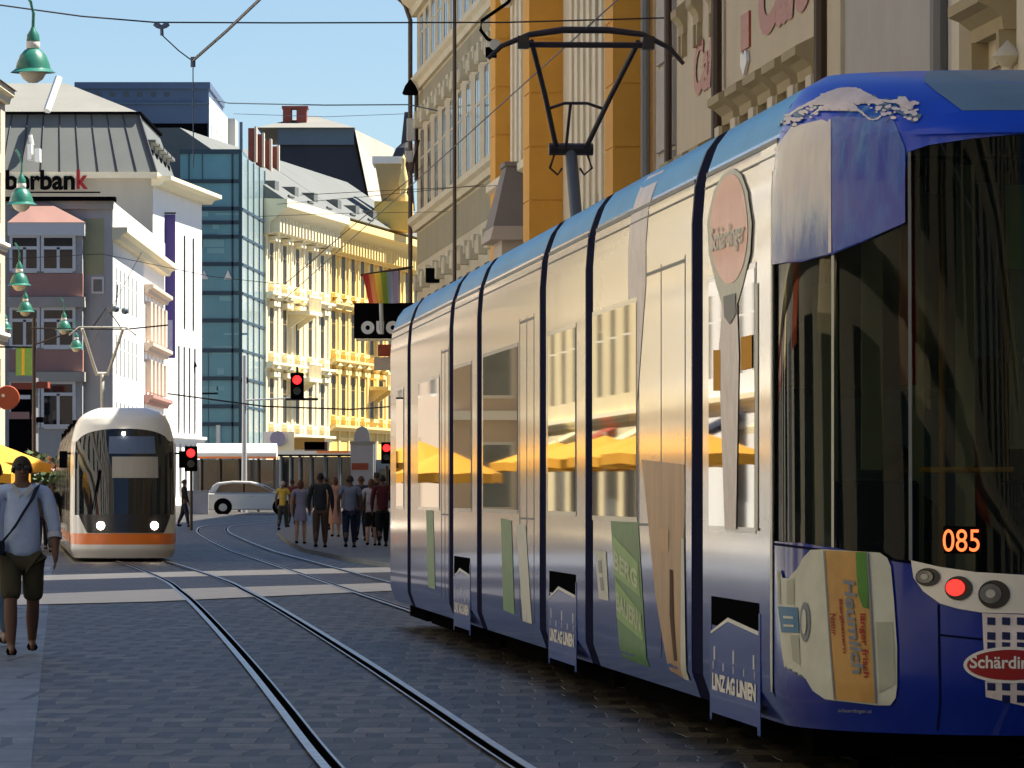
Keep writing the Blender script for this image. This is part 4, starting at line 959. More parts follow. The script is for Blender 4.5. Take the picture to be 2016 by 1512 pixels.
mb = MB(); mb.box(kx(40), kx(200), -1.05, -1.02, kz(382), kz(379)); mb.build('sign_rail', 'black', bk)
# purple banner on the sunlit flank
Yn_ = 350; n_ = lambda p: fx(p,Yn_)-fx(315,Yn_)
bn = empty('banner', (fx(315,Yn_), Yn_, gk), 0, 'tall dark purple banner projecting from the sunlit white wall', 'banner')
MB().box(0, n_(345), 0, .06, zz(705,Yn_)-gk, zz(422,Yn_)-gk).build('cloth', 'banner_purple', bn); MB().box(-.5, n_(346), -.03, .09, zz(421,Yn_)-gk, zz(418,Yn_)-gk).build('bracket', 'black', bn)
MB().box(.15, n_(345)-.15, -.02, -.004, zz(690,Yn_)-gk, zz(630,Yn_)-gk).build('picture', 'cloth_lavender', bn)
# ---- blue slate block behind; sunlight on its right side is painted as white wall
Yu = 405; ux0, ux1 = fx(150,Yu), fx(411,Yu); gu = GZ(Yu)
ub = building('slate_tower', 'dark blue modern block rising behind the mansard roof', 'building', (ux0,Yu), (ux1,Yu), gu, zz(172,Yu)-gu, 20, 'slate_blue')
uz = lambda py: zz(py,Yu)-gu; u_ = lambda px: fx(px,Yu)-ux0
trim(ub, 'window_band', 'black', [(.5,u_(409),uz(292),uz(243),.03)]); trim(ub, 'window_band', 'pane', [(u_(190)+k*.9,u_(190)+k*.9+.3,uz(190),uz(182),.03) for k in range(6)])
trim(ub, 'parapet', 'slate_blue', [(-.1,u_(411)+.1,uz(175),uz(162),.25,20.2)]); trim(ub, 'ledge', 'blue_grey', [(0,u_(411)+.05,uz(205),uz(202),.15), (0,u_(411)+.05,uz(280),uz(277),.2)])
uf = building('lit_side', 'right side of the blue tower, its sunlight painted as white wall', 'building', (ux1+.03,Yu+.3), (fx(448,428),428), gu, uz(190), 3, 'white_wall', [dict(z=(uz(285),uz(240)), w=1.1, c=cs(7,1,16), style='mull', pm='pane_pale')])
uh = MB(); hx = fx(452,430); uh.box(hx-1, hx+.45, 428.6, 433, uz(285)+gu, uz(190)+gu); tag(uh.build('stair_head', 'light_metal'), 'small pale stair head block on the roof next to the whitened tower side', 'rooftop')
# ---- glass tower
Yg = 375; gg0 = GZ(Yg); gx0, gx1 = fx(355,Yg), fx(475,Yg); gzz = lambda py: zz(py,Yg)-gg0; gxx = lambda px: fx(px,Yg)-gx0
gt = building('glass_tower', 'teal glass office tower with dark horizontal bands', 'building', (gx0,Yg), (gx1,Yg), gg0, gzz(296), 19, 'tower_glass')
trim(gt, 'mullion', 'tower_frame', [(gxx(371),gxx(373.5),0,gzz(296),.1), (gxx(472)-.05,gxx(475)+.05,0,gzz(296),.16), (gxx(456),gxx(459.5),0,gzz(296),.12), (gxx(398),gxx(399.5),gzz(356),gzz(300),.06), (gxx(410),gxx(411),0,gzz(690),.06)]
     +[(0,gxx(475),gzz(y)-.12,gzz(y)+.12,.12) for y in (357,411,438,466,520,577,631,690,745,800,835)]+[(0,gxx(475),gzz(303),gzz(294),.2,19.1)])
random.seed(5); mb = MB()
for k in range(16):
    x = gxx(375+random.random()*70); z = gzz(random.uniform(400,800)); mb.box(x, x+random.uniform(.4,1.6), -.02, .01, z, z+random.uniform(.08,.5))
mb.build('glass_panel', 'tower_panel', gt)
gs = building('glass_flank', 'glass flank of the teal tower with sunlight put into its pale colour', 'building', (gx1+.05,Yg+.3), (fx(521,393),393), gg0, gzz(305), 2, 'tower_glass_lit')
trim(gs, 'mullion', 'tower_frame', [(0,18,gzz(y)-.08,gzz(y)+.08,.05) for y in (411,466,520,577,631,690,745,800)]+[(x,x+.12,0,gzz(306),.06) for x in (4,8.5,13,17.5)])
mb = MB(); mb.tube([(fx(430,Yg)-gx0,-.4,0),(fx(430,Yg)-gx0,-.4,4.8)], .14); mb.build('canopy_post', 'frame_white', gt)
for px in (402, 449): MB().prism([(gxx(px)-.25,gzz(550)),(gxx(px)+.25,gzz(550)),(gxx(px),gzz(532))], 1, -.16, -.1).build('sign_mark', 'lettering_white', gt)
# ---- ornate pair: pale cream then golden
def ornate(name, label, px0, Y0, px1, Y1, Htop, wall, tr, dark, cols, rowz, rowh, ww, frame, pm_='pane'):
    A = (fx(px0,Y0), Y0); B = (fx(px1,Y1), Y1); g = GZ(Y0); L = (Vector(B)-Vector(A)).length
    c = [L*(k+.5)/cols for k in range(cols)]
    e = building(name, label, 'building', A, B, g, Htop, 14, wall, [dict(z=(z,z+h), w=ww, c=c, d=.012, style='flush', fm=frame, pm=pm_) for z, h in zip(rowz, rowh)])
    for z, h in zip(rowz, rowh):
        trim(e, 'window_surround', tr, [b for x in c for b in ((x-ww/2-.35,x-ww/2-.06,z-.1,z+h+.1,.03), (x+ww/2+.06,x+ww/2+.35,z-.1,z+h+.1,.03), (x-ww/2-.45,x+ww/2+.45,z+h+.1,z+h+.4,.4), (x-ww/2-.45,x+ww/2+.45,z-.35,z-.1,.35))])
        ledge(e, 'string_course', tr, 0, L, z-1.1, .4, .55)
        mb = MB()
        for x in c:
            mb.lathe([(0,0),(.3,.02),(.42,.2),(.25,.4),(.1,.5),(0,.52)], (x,-.25,z+h+.45), 8)
        mb.build('ornament', tr, e)
    trim(e, 'pilaster', tr, [b for k in range(cols+1) for b in ((max(0,L*k/cols-.35),min(L,L*k/cols+.35),0,Htop-2.4,.10),)])
    MB().prism([(.02,Htop-2.2),(-.3,Htop-2.2),(-.4,Htop-1.4),(-.9,Htop-1.0),(-1.3,Htop-.6),(-1.5,Htop-.5),(-1.5,Htop),(.02,Htop+.05)], 0, -.2, L).build('cornice', tr, e)
    mb = MB()
    for k in range(int(L/1.3)): mb.box(k*1.3+.3, k*1.3+.85, -.95, -.35, Htop-2.1, Htop-1.15)
    mb.build('bracket', tr, e); return e, L
HT = zz(392,392)-GZ(392)
fy = lambda py, Y=392: zz(py, Y)-GZ(Y)
j1, L1 = ornate('ornate_house', 'pale cream ornate corner house with tall narrow windows, brightly sunlit', 521, 392, 646, 418, HT, 'pale_yellow', 'pale_trim', 'gold_dark', 5, [fy(552),fy(690),fy(830)], [2.5,2.8,2.8], 1.5, 'gold_dark', 'pane_dark')
j2, L2_ = ornate('ornate_house', 'golden yellow ornate house with pillared window rows beside the black sign', 646.5, 418.3, 826, 461, HT-.25, 'gold', 'gold_trim', 'gold_dark', 10, [fy(547),fy(667),fy(806)], [2.6,2.6,2.7], 1.6, 'gold_dark', 'pane_dark')
mb = MB()
for e, xs in ((j1, (11.5,)), (j2, (20.0,))):
    for x in xs:
        for z in (fy(600), fy(735)):
            b = MB(); b.box(x-2.6,x+2.6,-1.5,.02,z-.35,z-.1); b.box(x-2.6,x+2.6,-1.5,-1.35,z+.75,z+.9); 
            for k in range(10): b.box(x-2.5+k*.53,x-2.4+k*.53,-1.47,-1.39,z-.1,z+.75)
            b.prism([(-1.3,z-.35),(.02,z-.35),(.02,z-1.3)], 0, x-1.8, x-1.5); b.prism([(-1.3,z-.35),(.02,z-.35),(.02,z-1.3)], 0, x+1.5, x+1.8)
            b.build('balcony', 'gold_trim' if e is j2 else 'pale_trim', e)
# roofs over the ornate pair
for e, L in ((j1, L1), (j2, L2_)):
    MB().frustum((-.2,L+.1,-1.3,14), HT+.02, (0,L,5.5,9), HT+4.6).build('roof', 'roof_seam', e)
    mb = MB()
    for k in range(int(L/8)):
        x = 3+k*8; mb.box(x-.8,x+.8,-.3,2.5,HT+.4,HT+1.3); mb.tube([(x+1,-.9,HT+.4),(x+3,-.9,HT+.4)],.08)
    mb.build('dormer', 'roof_seam', e)
mb = MB(); r = empty('chimney_row', (fx(487,400),400,0), 0, 'row of brick red chimneys on the roof between the glass tower and the dark pavilion', 'chimney')
for k in range(4):
    Yc = 400+k*6; X = fx(490+k*15,Yc)-fx(487,400); b = MB(); b.box(X-.05, X+.36, k*6, k*6+1.2, zz(318+k*10,Yc), zz(252+k*12,Yc)); b.build('chimney', 'chimney_red', r)
    b = MB(); b.box(X+.36, X+.5, k*6-.1, k*6+1.3, zz(318+k*10,Yc), zz(249+k*12,Yc)); b.build('chimney_edge', 'pinkcream', r)
MB().box(fx(473,400)-fx(487,400)-.05, fx(476,400)-fx(487,400)+.05, 0, .2, zz(310,400), zz(240,400)).build('mast', 'blue_grey', r)
# dark roof pavilion behind; sun on its right face is a paler colour
Yp = 470; px_ = lambda p: fx(p,Yp); pz = lambda p: zz(p,Yp)
pv = empty('roof_pavilion', (0,Yp,0), 0, 'dark pavilion roof with a pale hipped top and a right side coloured pale grey for sunlight', 'building')
MB().frustum((px_(540),px_(729),0,24), pz(420), (px_(548),px_(697),1.5,22), pz(282)).build('mansard', 'roof_dark', pv)
MB().box(px_(546),px_(696),1.2,22, pz(283), pz(250)).build('attic_band', 'blue_grey', pv)
MB().frustum((px_(505),px_(698),.6,24), pz(250), (px_(596),px_(612),9,14), pz(214)).build('hipped_top', 'roof_light', pv)
mb = MB(); k2 = 484/F; A_, B_, C_, D_ = (px_(697)+.03,1.3,pz(253)), ((776-CX)*k2,14,zz(292,484)), ((792-CX)*k2,14,zz(430,484)), (px_(730)+.03,-.05,pz(410))
mb.quad(A_, D_, C_, B_); mb.quad((A_[0]-.3,1.6,A_[2]), (B_[0]-.3,14.3,B_[2]), (C_[0]-.3,14.3,C_[2]), (D_[0]-.3,.3,D_[2])); mb.quad(A_, B_, (B_[0]-.3,14.3,B_[2]), (A_[0]-.3,1.6,A_[2])); mb.build('right_side', 'warm_grey', pv)
mb = MB(); mb.box(px_(553),px_(570),4,6,pz(262),pz(206)); mb.box(px_(580),px_(600),4,6,pz(240),pz(206)); mb.box(px_(551),px_(603),3.9,6.1,pz(207),pz(202)); mb.build('chimney', 'chimney_red', pv)
Ym = 440; tw = empty('roof_turret', (0,Ym,0), 0, 'tapered brown roof turret with a white rim above the golden house', 'building')
a = lambda p: fx(p,Ym); q = lambda p: zz(p,Ym)
MB().frustum((a(752),a(786),1,5), q(402), (a(738),a(790),0,6), q(322)).build('box', 'greybeige_dark', tw); MB().box(a(733),a(792),-.3,6.3,q(322),q(308)).build('rim', 'frame_white', tw)
MB().box(a(738),a(812),-1.5,4,q(455),q(398)).build('base', 'gold', tw)
mb = MB(); mb.lathe([(0,q(440)),(.5,q(440)),(.32,q(410)),(.42,q(395)),(.2,q(380)),(.38,q(362)),(.22,q(340)),(.10,q(325)),(.16,q(315)),(0,q(305))], (a(795),-.6,0), 10)
tag(mb.build('finial_statue', 'gold_trim', None, True, loc=(0,Ym,0)), 'slim golden finial statue on the roof edge beside the turret', 'statue')
mb = MB(); mb.frustum((a(772),a(812),8,12), q(400), (a(792),a(800),9,11), q(205)); mb.lathe([(0,0),(1.1,.1),(1.25,.9),(.8,1.9),(.25,2.4),(.1,3.2),(0,3.3)], (a(797),9,q(330)), 14)
tag(mb.build('dark_spire', 'roof_dark', None, False, loc=(0,Ym,0)), 'dark domed spire squeezed between the turret and the grey corner building', 'spire')
# ================================================================ street furniture, wires, lamps
def wire(name, pts, r, label, cat='cable', group=None, m='dark_metal'):
    return tag(MB().tube(pts, r, 6).build(name, m, None, True), label, cat, group)
def lamp(px, py, w, dia, label, group, dark=False):
    """bell shaped hanging lamp; px,py is the brim centre in the photo, w its width there, dia its real width"""
    Y = dia*F/w; p = P(px, py, Y); R0 = dia/2
    e = empty('street_lamp', p, 0, label, 'street lamp', group); g = 'black' if dark else 'lamp_green'  # black puts the far lamps' backlit silhouette into the colour
    MB().lathe([(R0*1.0,-.0),(R0*.97,.02*R0),(R0*.78,.16*R0),(R0*.72,.4*R0),(R0*.58,.75*R0),(R0*.38,.98*R0),(R0*.24,1.06*R0),(0,1.08*R0)], (0,0,0), 24).build('shade', g, e, True)
    MB().lathe([(0,-.46*R0),(.2*R0,-.44*R0),(.42*R0,-.3*R0),(.56*R0,-.08*R0),(.6*R0,.02*R0)], (0,0,0), 20).build('glass_bowl', 'lamp_glow' if not dark else 'black', e, True)
    MB().lathe([(.27*R0,1.05*R0),(.3*R0,1.1*R0),(.3*R0,1.32*R0),(.26*R0,1.38*R0)], (0,0,0), 16).build('collar', 'frame_white' if not dark else 'black', e, True)
    MB().lathe([(0,1.36*R0),(.3*R0,1.38*R0),(.27*R0,1.65*R0),(.14*R0,1.85*R0),(.08*R0,2.0*R0),(0,2.0*R0)], (0,0,0), 16).build('cap', g, e, True)
    MB().tube([(0,0,2*R0),(.02*R0,0,2.6*R0),(-.1*R0,0,3.1*R0),(-.35*R0,0,3.5*R0)], .045*R0+.008, 8).build('hanger', g, e, True)
    return p, R0
GL = 'green bell lamps hung over the street'
lp = []
lp.append(lamp(65,143,90,.62,'largest green bell lamp, hanging against the sky at the top left corner', GL))
lp.append(lamp(42,403,62,.62,'green bell lamp just left of the dark bank letters', GL))
lp.append(lamp(38,562,48,.62,'green bell lamp in front of the upper bay windows, above a smaller one', GL))
lp.append(lamp(50,614,38,.60,'small green bell lamp just under a larger one at the left bay windows', GL))
lp.append(lamp(10,648,30,.60,'green bell lamp cut by the left border, at pink house height', GL))
lp.append(lamp(126,650,36,.60,'green bell lamp in front of the middle window of the bay house', GL))
lp.append(lamp(150,686,32,.60,'lowest green bell lamp beside the lower red panel of the bay house', GL))
DL = 'bell lamps coloured black as silhouettes against the bright facades'
lamp(295,722,20,.6,'dark bell lamp against the sunlit white flank, left of the purple banner', DL, True)
lamp(380,722,20,.6,'dark bell lamp between the purple banner and the glass tower', DL, True)
lamp(406,752,18,.6,'dark bell lamp low in front of the teal glass tower', DL, True)
lamp(482,752,20,.6,'dark bell lamp right of the teal glass tower, against the cream house', DL, True)
# span wires (each hooks on a facade or lamp)
wl = wire('span_wire', [P(-200,-12,86.5), P(0,10,86.5), P(160,32,86.5), P(305,44,86.5), P(560,45,86.5), P(1000,44,86.5), (2.2,86.5,8.1)], .012, 'thin span wire crossing the sky near the top edge', 'span wire')
i1 = empty('wire_insulator', P(318,48,86.4), 0, 'dark insulator clamp on the upper span wire', 'insulator')
s_ = 86.4/F
mb = MB(); mb.tube([(-14*s_,0,2*s_),(-8*s_,0,-2*s_),(0,0,-6*s_)], [.035,.04,.03]); mb.tube([(14*s_,0,2*s_),(8*s_,0,-2*s_),(0,0,-6*s_)], [.035,.04,.03]); mb.tube([(0,0,-4*s_),(1*s_,0,-22*s_)], .025); mb.build('clamp', 'slate_blue', i1)
wire('stay_wire', [P(320,70,86.4), P(352,100,86.4), P(379,120,86.4)], .010, 'short slanting stay wire below the insulator clamp', 'stay wire')
wire('contact_cable', [P(379,120,86.4), P(445,62,84), P(510,0,80), P(600,-90,70), P(760,-330,50)], .022, 'thick dark cable running up out of the frame from the wire joint', 'cable')
mb = MB(); mb.tube([P(380,112,86.4), P(380,132,86.4)], .035); mb.tube([P(380,132,86.4), P(380,160,86.4), P(381,330,86.4)], .008); tag(mb.build('wire_joint', 'slate_blue'), 'dark joint where three overhead wires meet against the sky', 'joint')
wire('span_wire', [P(420,196,140), P(450,203,140), P(640,207,140), P(806,206,140), (.2,143,9.9)], .016, 'span wire at roof height ending at the pole bracket of the corner building', 'span wire', m='blue_grey')
wire('span_wire', [P(460,224,150), P(640,230,150), P(800,224,150), (-.5,150,10)], .007, 'faint second wire just under the roof height span wire', 'span wire', m='blue_grey')
wire('span_wire', [P(560,560,150), P(700,440,150), P(816,345,148), (RX(146)-.05,146,9.2)], .010, 'slack wire rising in front of the golden house to the corner building', 'span wire')
wire('span_wire', [P(330,775,150), P(520,800,150), P(690,806,150), P(775,800,148)], .02, 'dark span wire carrying the hanging traffic signal', 'span wire')
wire('span_wire', [P(10,510,110), P(200,500,110), P(420,545,110), P(560,560,112)], .006, 'fine wire crossing the bay house at lamp height', 'span wire')
# contact wires above the tracks
wire('contact_wire', [(4.55-.0725*Y, Y, 5.47) for Y in (20, 40, 53, 70, 100, 130)], .007, 'contact wire above the blue tram touching its collector bow', 'contact wire', 'contact wires')
wire('contact_wire', [(-8.02-.0815*(Y-127), Y, 5.72) for Y in (110, 130, 157, 180)], .008, 'contact wire above the white tram', 'contact wire', 'contact wires')
for k, (Y, z, dz) in enumerate(((112,6.9,.2),(124,7.3,.4),(136,7.6,.1))):
    x = 4.55-.0725*Y
    wire('span_wire', [(x-.3, Y, z-.05), (x+1.5, Y+.3, z+dz*.3), (RX(Y+1)+.02, Y+1, z+dz)], .006, ['span wire fixed between church and corner building','span wire fixed low on the corner building','span wire fixed near the far edge of the corner building'][k], 'span wire', 'span wires tied to the right hand fronts')
# hanging lamp by the corner of the grey building + facade lamp right
e = empty('wall_lamp', P(808,215,147), 0, 'dark lantern and white bracket clamped to the edge of the grey corner building', 'wall lamp')
k_ = 147/F
mb = MB(); mb.lathe([(.16,0),(.2,.04),(.13,.22),(.03,.36),(0,.38)], (0,0,28*k_), 14); mb.build('shade', 'black', e, True)
mb = MB(); mb.box(-.09,.12,-.05,.1,-62*k_,-18*k_); mb.box(-.12,.06,-.05,.1,-104*k_,-82*k_); mb.build('fixture', 'light_metal', e, bevel=.02)
mb = MB(); mb.tube([(.14,.3,30*k_),(.14,.1,-140*k_)], .05); mb.tube([(-8*k_,0,-100*k_),(.0,0,-130*k_),(.2,.2,-60*k_)], .03); mb.build('bracket', 'pipe', e)
lamp(1318,283,62,.62,'dark olive bell lamp half hidden behind the blue tram roof', None, True)
e = empty('wire_anchor', P(980,85,104), 0, 'white and black wire anchor with a curved arm beside the collector bow', 'anchor')
k_ = 104/F
mb = MB(); mb.lathe([(0,-.06),(.09,-.05),(.11,0),(.09,.05),(0,.06)], (-6*k_,0,-4*k_), 12, ax=1); mb.build('insulator', 'light_metal', e, True)
mb = MB(); mb.box(-24*k_,-2*k_,-.05,.1,-28*k_,-8*k_); mb.tube([(0,0,0),(-20*k_,0,8*k_),(-34*k_,0,26*k_),(-32*k_,0,44*k_),(20*k_,0,80*k_),(40*k_,0,110*k_)], .03); mb.build('arm', 'black', e)
# signal lights
def signal(px, py, Y, label, w=.30, pole=None):
    p = P(px, py, Y); e = empty('traffic_light', p, 0, label, 'traffic light')
    MB().box(-w/2, w/2, -.1, .14, -w*1.45, w*.55).build('housing', 'black', e, bevel=.03)
    MB().lathe([(0,-.02),(w*.33,-.015),(w*.34,.0),(0,.01)], (0,-.115,.0), 16, ax=1).build('red_light', 'red_lit', e, True)
    mb = MB(); mb.lathe([(w*.36,-.14),(w*.38,0)], (0,-.1,.0), 16, ax=1); mb.lathe([(0,-.01),(w*.3,-.01),(w*.3,.0)], (0,-.11,-w*.85), 16, ax=1); mb.build('visor', 'black_gloss', e)
    mb = MB()
    if pole: mb.tube([(0,.2,-.6),(0,.2,GZ(Y)-p.z)], .05)
    else: mb.tube([(0,.05,w*.5),(0,.05,.32)], .03); mb.box(-w*.9,w*1.6,.0,.05,-.5,-.44)
    mb.build('mount', 'dark_metal', e)
signal(585,748,150,'red traffic signal hanging from a wire in front of the cream house', .32)
signal(376,892,205,'red signal on a pole just right of the white tram', .42, True)
signal(761,882,205,'red signal just left of the blue tram front', .36, True)
# rainbow flag on its pole and the black sign
Ys = 138; k_ = Ys/F
fp = P(750,595,Ys)
e = empty('rainbow_flag', fp, 0, 'rainbow striped flag hanging from a slanted pole above the black sign', 'flag')
cols = [('flag_red',(.60,.05,.03)),('flag_orange',(.75,.25,.06)),('flag_yellow',(.75,.50,.05)),('flag_green',(.28,.40,.05)),('flag_blue',(.30,.38,.44)),('flag_violet',(.30,.22,.32))]
for n, c in cols: mat(n, c, .8)
mb = MB(); nx = 18
for i in range(nx):
    for j in range(6):
        def q(a, b):
            t = a/nx; s = b/6; x = (-36+70*t+12*s*(1-t))*k_; z = (54-56*s-10*s*(1-t)*0+ (8*t)*(1-s))*k_
            return (x, .05*math.sin(t*9+s*1.5), z)
        mb.mi = min(5, int(i/nx*6)); mb.quad(q(i,j), q(i+1,j), q(i+1,j+1), q(i,j+1))
f = mb.build('cloth', [n for n, c in cols], e); so = f.modifiers.new('thick', 'SOLIDIFY'); so.thickness = .01
MB().tube([(-40*k_,.06,53*k_),(38*k_,.3,66*k_),(60*k_,.8,72*k_)], .03).build('pole', 'cloth_browncloth', e)
MB().tube([(0*k_,-.02,-2*k_),(2*k_,-.02,-62*k_)], .045).build('hanging_pole', 'light_metal', e)
sg = empty('shop_sign', P(697,666,Ys+.3), 0, 'black projecting shop sign with large pale round letters under the rainbow flag', 'sign')
MB().box(0, 118*k_, 0, .25, 0, 70*k_).build('board', 'black', sg); MB().box(4*k_, 118*k_, -.03, .28, -5*k_, -.01).build('lower_rail', 'pale_trim', sg)
for s, xa, xb in (('o',14,40),('u',44,59),('c',63,85)):
    text_obj(s, lambda a, b: ((xa+(xb-xa)*a)*k_, -.012, (8+26*b)*k_), 'lettering', 'lettering_white', sg, .05)
MB().tube([(118*k_,.12,35*k_),(150*k_,.12,35*k_)], .04).build('bracket', 'black', sg)
r_ = empty('shop_sign', P(744,690,Ys+3), 0, 'small red and white sign below the black projecting sign', 'sign'); MB().box(0,30*k_,0,.1,-12*k_,12*k_).build('board', 'red_sign', r_); MB().box(-8*k_,30*k_,.02,.12,-40*k_,-13*k_).build('lower_board', 'pinkcream', r_)
b_ = empty('shop_sign', P(838,556,RX(0) and 140), 0, 'black rectangular sign board on the grey corner building above the tram', 'sign'); MB().box(0,.5,0,.3,0,.33).build('board', 'black', b_); MB().tube([(.5,.1,.2),(1.2,.1,.2)], .03).build('bracket', 'black', b_)
# left hand signs
e = empty('shop_sign', P(15,783,180), 0, 'round red shop sign at the left border', 'sign')
MB().lathe([(0,-.1),(.34,-.1),(.36,0),(.34,.1),(0,.1)], (0,0,0), 20, ax=1).build('disc', 'red_sign', e, True); MB().lathe([(0,-.13),(.05,-.12),(.05,-.1)], (-.12,0,.06), 12, ax=1).build('emblem', 'lettering_white', e)
MB().tube([(-.3,0,0),(-1.6,0,0)], .03).build('bracket', 'black', e)
e = empty('advert_banner', P(47,712,230), 0, 'yellow green vertical banner with pale stripes on the left', 'banner'); MB().box(-.30,.30,0,.03,-.52,.52).build('cloth', 'sticker_green_pale', e); MB().box(-.08,.03,-.01,0,-.5,.5).build('stripe', 'flag_yellow', e); MB().box(-.3,.3,-.03,.05,.52,.57).build('bar', 'black', e); MB().tube([(-.3,0,.55),(-1.4,0,.55)], .03).build('bracket', 'black', e)
kz_ = 285/F
e = empty('street_shop', (fx(28,285), 284.6, GZ(285)), 0, 'dark shop front with red framed panels and a white stripe on the bay house', 'shop front')
q = lambda py: zz(py,285)-GZ(285); a_ = lambda px: (px-28)*kz_
for (x0_, x1_, t, b, m) in ((28,72,755,768,'red_sign'),(28,68,768,779,'black'),(32,66,779,787,'frame_white'),(28,70,787,812,'black'),(24,64,812,826,'red_panel'),(78,100,753,765,'red_sign'),(24,70,826,960,'black'),(78,90,822,832,'black'),(72,77,745,960,'grey_paint')):
    MB().box(a_(x0_), a_(x1_), -1.5, 0, q(b), q(t)).build('fascia' if m in ('black','red_sign') else 'panel', m, e)
# parasols of the cafe
def parasol(loc, label, r=1.7, h=2.75):
    e = empty('parasol', loc, 0, label, 'parasol', 'yellow parasols of the pavement cafe')
    mb = MB(); n = 8
    for k in range(n):
        a, b = 2*math.pi*k/n, 2*math.pi*(k+1)/n; c, d = (r*math.cos(a), r*math.sin(a)), (r*math.cos(b), r*math.sin(b)); m_ = ((c[0]+d[0])/2*.97, (c[1]+d[1])/2*.97)
        mb.quad((0,0,h),(c[0],c[1],h-.58),(m_[0],m_[1],h-.54),(0,0,h)) ; mb.quad((0,0,h),(m_[0],m_[1],h-.54),(d[0],d[1],h-.58),(0,0,h))
        mb.quad((c[0],c[1],h-.58),(m_[0],m_[1],h-.54),(m_[0],m_[1],h-.76),(c[0],c[1],h-.80)); mb.quad((m_[0],m_[1],h-.54),(d[0],d[1],h-.58),(d[0],d[1],h-.80),(m_[0],m_[1],h-.76))
    mb.build('canopy', 'umbrella_yellow', e); MB().tube([(0,0,0),(0,0,h+.08)], .03).build('pole', 'frame_white', e)
    MB().lathe([(0,0),(.3,0),(.3,.08),(.05,.12),(0,.12)]).build('base', 'grey_metal', e); return e
parasol((-12.75,150,0),'yellow parasol right behind the man in the blue shirt', 1.5, 2.72)
parasol((-12.5,143,0),'nearer yellow parasol cut off by the left border', 1.3, 2.45)
for k, (x, y) in enumerate(((-16.4,144),(-16.2,137),(-17.2,152),(-18.0,162),(-15.2,126))):
    parasol((x,y,0), 'yellow parasol further left on the cafe terrace, %s' % ('in the front row','in the second row','near the golden house','last in the row','closest to the crossing')[k], 1.8, 2.8)
# planter with flowers beside the white tram
pl = empty('flower_planter', (fx(60,175),175,GZ(175)), 0, 'leafy planting with pale and pink blossoms above the parasols', 'plant')
random.seed(3); mb = MB(); fl_ = MB()
for k in range(520):
    x = random.uniform(-.9,.95); z = 1.5+random.uniform(0,1.0)+random.gauss(0,.1)-.25*abs(x); y = random.uniform(-.5,.5); s = random.uniform(.03,.09)
    d = Vector((random.gauss(0,1),random.gauss(0,1),random.gauss(0,1))).normalized(); u = d.orthogonal().normalized()*s; v = d.cross(u).normalized()*s
    (fl_ if random.random() < .22 and z > 1.9 else mb).quad(*[Vector((x,y,z))+w for w in (u+v, u-v, -u-v, -u+v)])
mb.build('foliage', 'leaf', pl); fl_.build('blossom', 'flower', pl)
mb = MB(); mb.tube([(0,0,1.0),(.05,0,1.9)], .05); mb.tube([(-.4,0,1.0),(-.5,0,1.9)], .04); mb.box(-.9,.9,-.35,.35,.45,1.05); mb.build('planter_box', 'grey_metal', pl)
# tram stop canopies
Yc = 300; kc = Yc/F; gzc = GZ(Yc)
e = empty('tram_shelter', (fx(460,Yc),Yc,gzc), 0, 'tram stop shelter with a rounded white roof and dark glass back behind the car', 'shelter')
q = lambda py, Y=Yc: zz(py,Y)-GZ(Y); a_ = lambda px: (px-460)*kc
mb = MB(); mb.prism([(-.9,q(900)),(-.9,q(892)),(-.6,q(880)),(0,q(873)),(.7,q(877)),(1.2,q(890)),(1.2,q(900))], 0, a_(388), a_(545)); mb.build('roof', 'frame_white', e)
MB().box(a_(388), a_(545), -.93, -.6, q(903), q(899)).build('fascia', 'orange_paint', e)
mb = MB()
for p_ in (395,432,470,508,540): mb.tube([(a_(p_),.5,0),(a_(p_),.5,q(898))], .07)
mb.build('post', 'dark_metal', e)
MB().box(a_(392), a_(542), .9, .94, .3, q(905)).build('back_panel', 'pane', e)
Yd = 308; e = empty('tram_shelter', (fx(620,Yd),Yd,GZ(Yd)), 0, 'long flat dark canopy with an orange edge behind the crowd', 'shelter')
a_ = lambda px: (px-620)*Yd/F; q2 = lambda py: q(py, Yd)
MB().box(a_(545), a_(692), -1.2, 1.4, q2(898), q2(891)).build('roof', 'black', e); MB().box(a_(545), a_(692), -1.25, -1.2, q2(895), q2(888)).build('fascia', 'frame_white', e); MB().box(a_(625), a_(688), -1.3, -1.25, q2(892), q2(888)).build('stripe', 'orange_paint', e)
mb = MB()
for p_ in (553,572,590,612,640,668): mb.tube([(a_(p_),.3,0),(a_(p_),.3,q2(897))], .08)
mb.build('post', 'grey_metal', e); MB().box(a_(548), a_(690), 1.2, 1.25, .2, q2(899)).build('back_panel', 'pane', e)
e = empty('shop_row', (fx(560,330),330,GZ(330)), 0, 'row of dark shop windows with awnings at the foot of the sunlit houses', 'shop front')
a_ = lambda px: (px-560)*330/F; q3 = lambda py: q(py, 330)
MB().box(a_(380), a_(790), 0, 3, 0, q3(905)).build('wall', 'grey_metal', e)
random.seed(9)
for k in range(22):
    x = 385+k*18; MB().box(a_(x+2), a_(x+14), -.05, 0, .4, q3(915+random.uniform(0,10))).build('window', random.choice(['pane','pane_pale','pane','black']), e)
for (x0_, x1_, t, b, m) in ((545,580,850,895,'pale_trim'),(580,640,862,885,'gold_dark'),(600,645,870,888,'cloth_browncloth'),(690,740,872,930,'grey_paint'),(520,545,850,900,'frame_white'),(668,712,862,868,'gold_trim')):
    MB().box(a_(x0_), a_(x1_), -.6, 0, q3(b), q3(t)).build('fascia', m, e)
MB().lathe([(0,-.1),(.42,-.1),(.42,.1),(0,.1)], (a_(548),-.8,q3(864)), 16, ax=1).build('clock_sign', 'cloth_lavender', e)
e = empty('stone_monument', (fx(713,250),250,GZ(250)), 0, 'pale grey stone pillar with a rounded top above the crowd', 'monument')
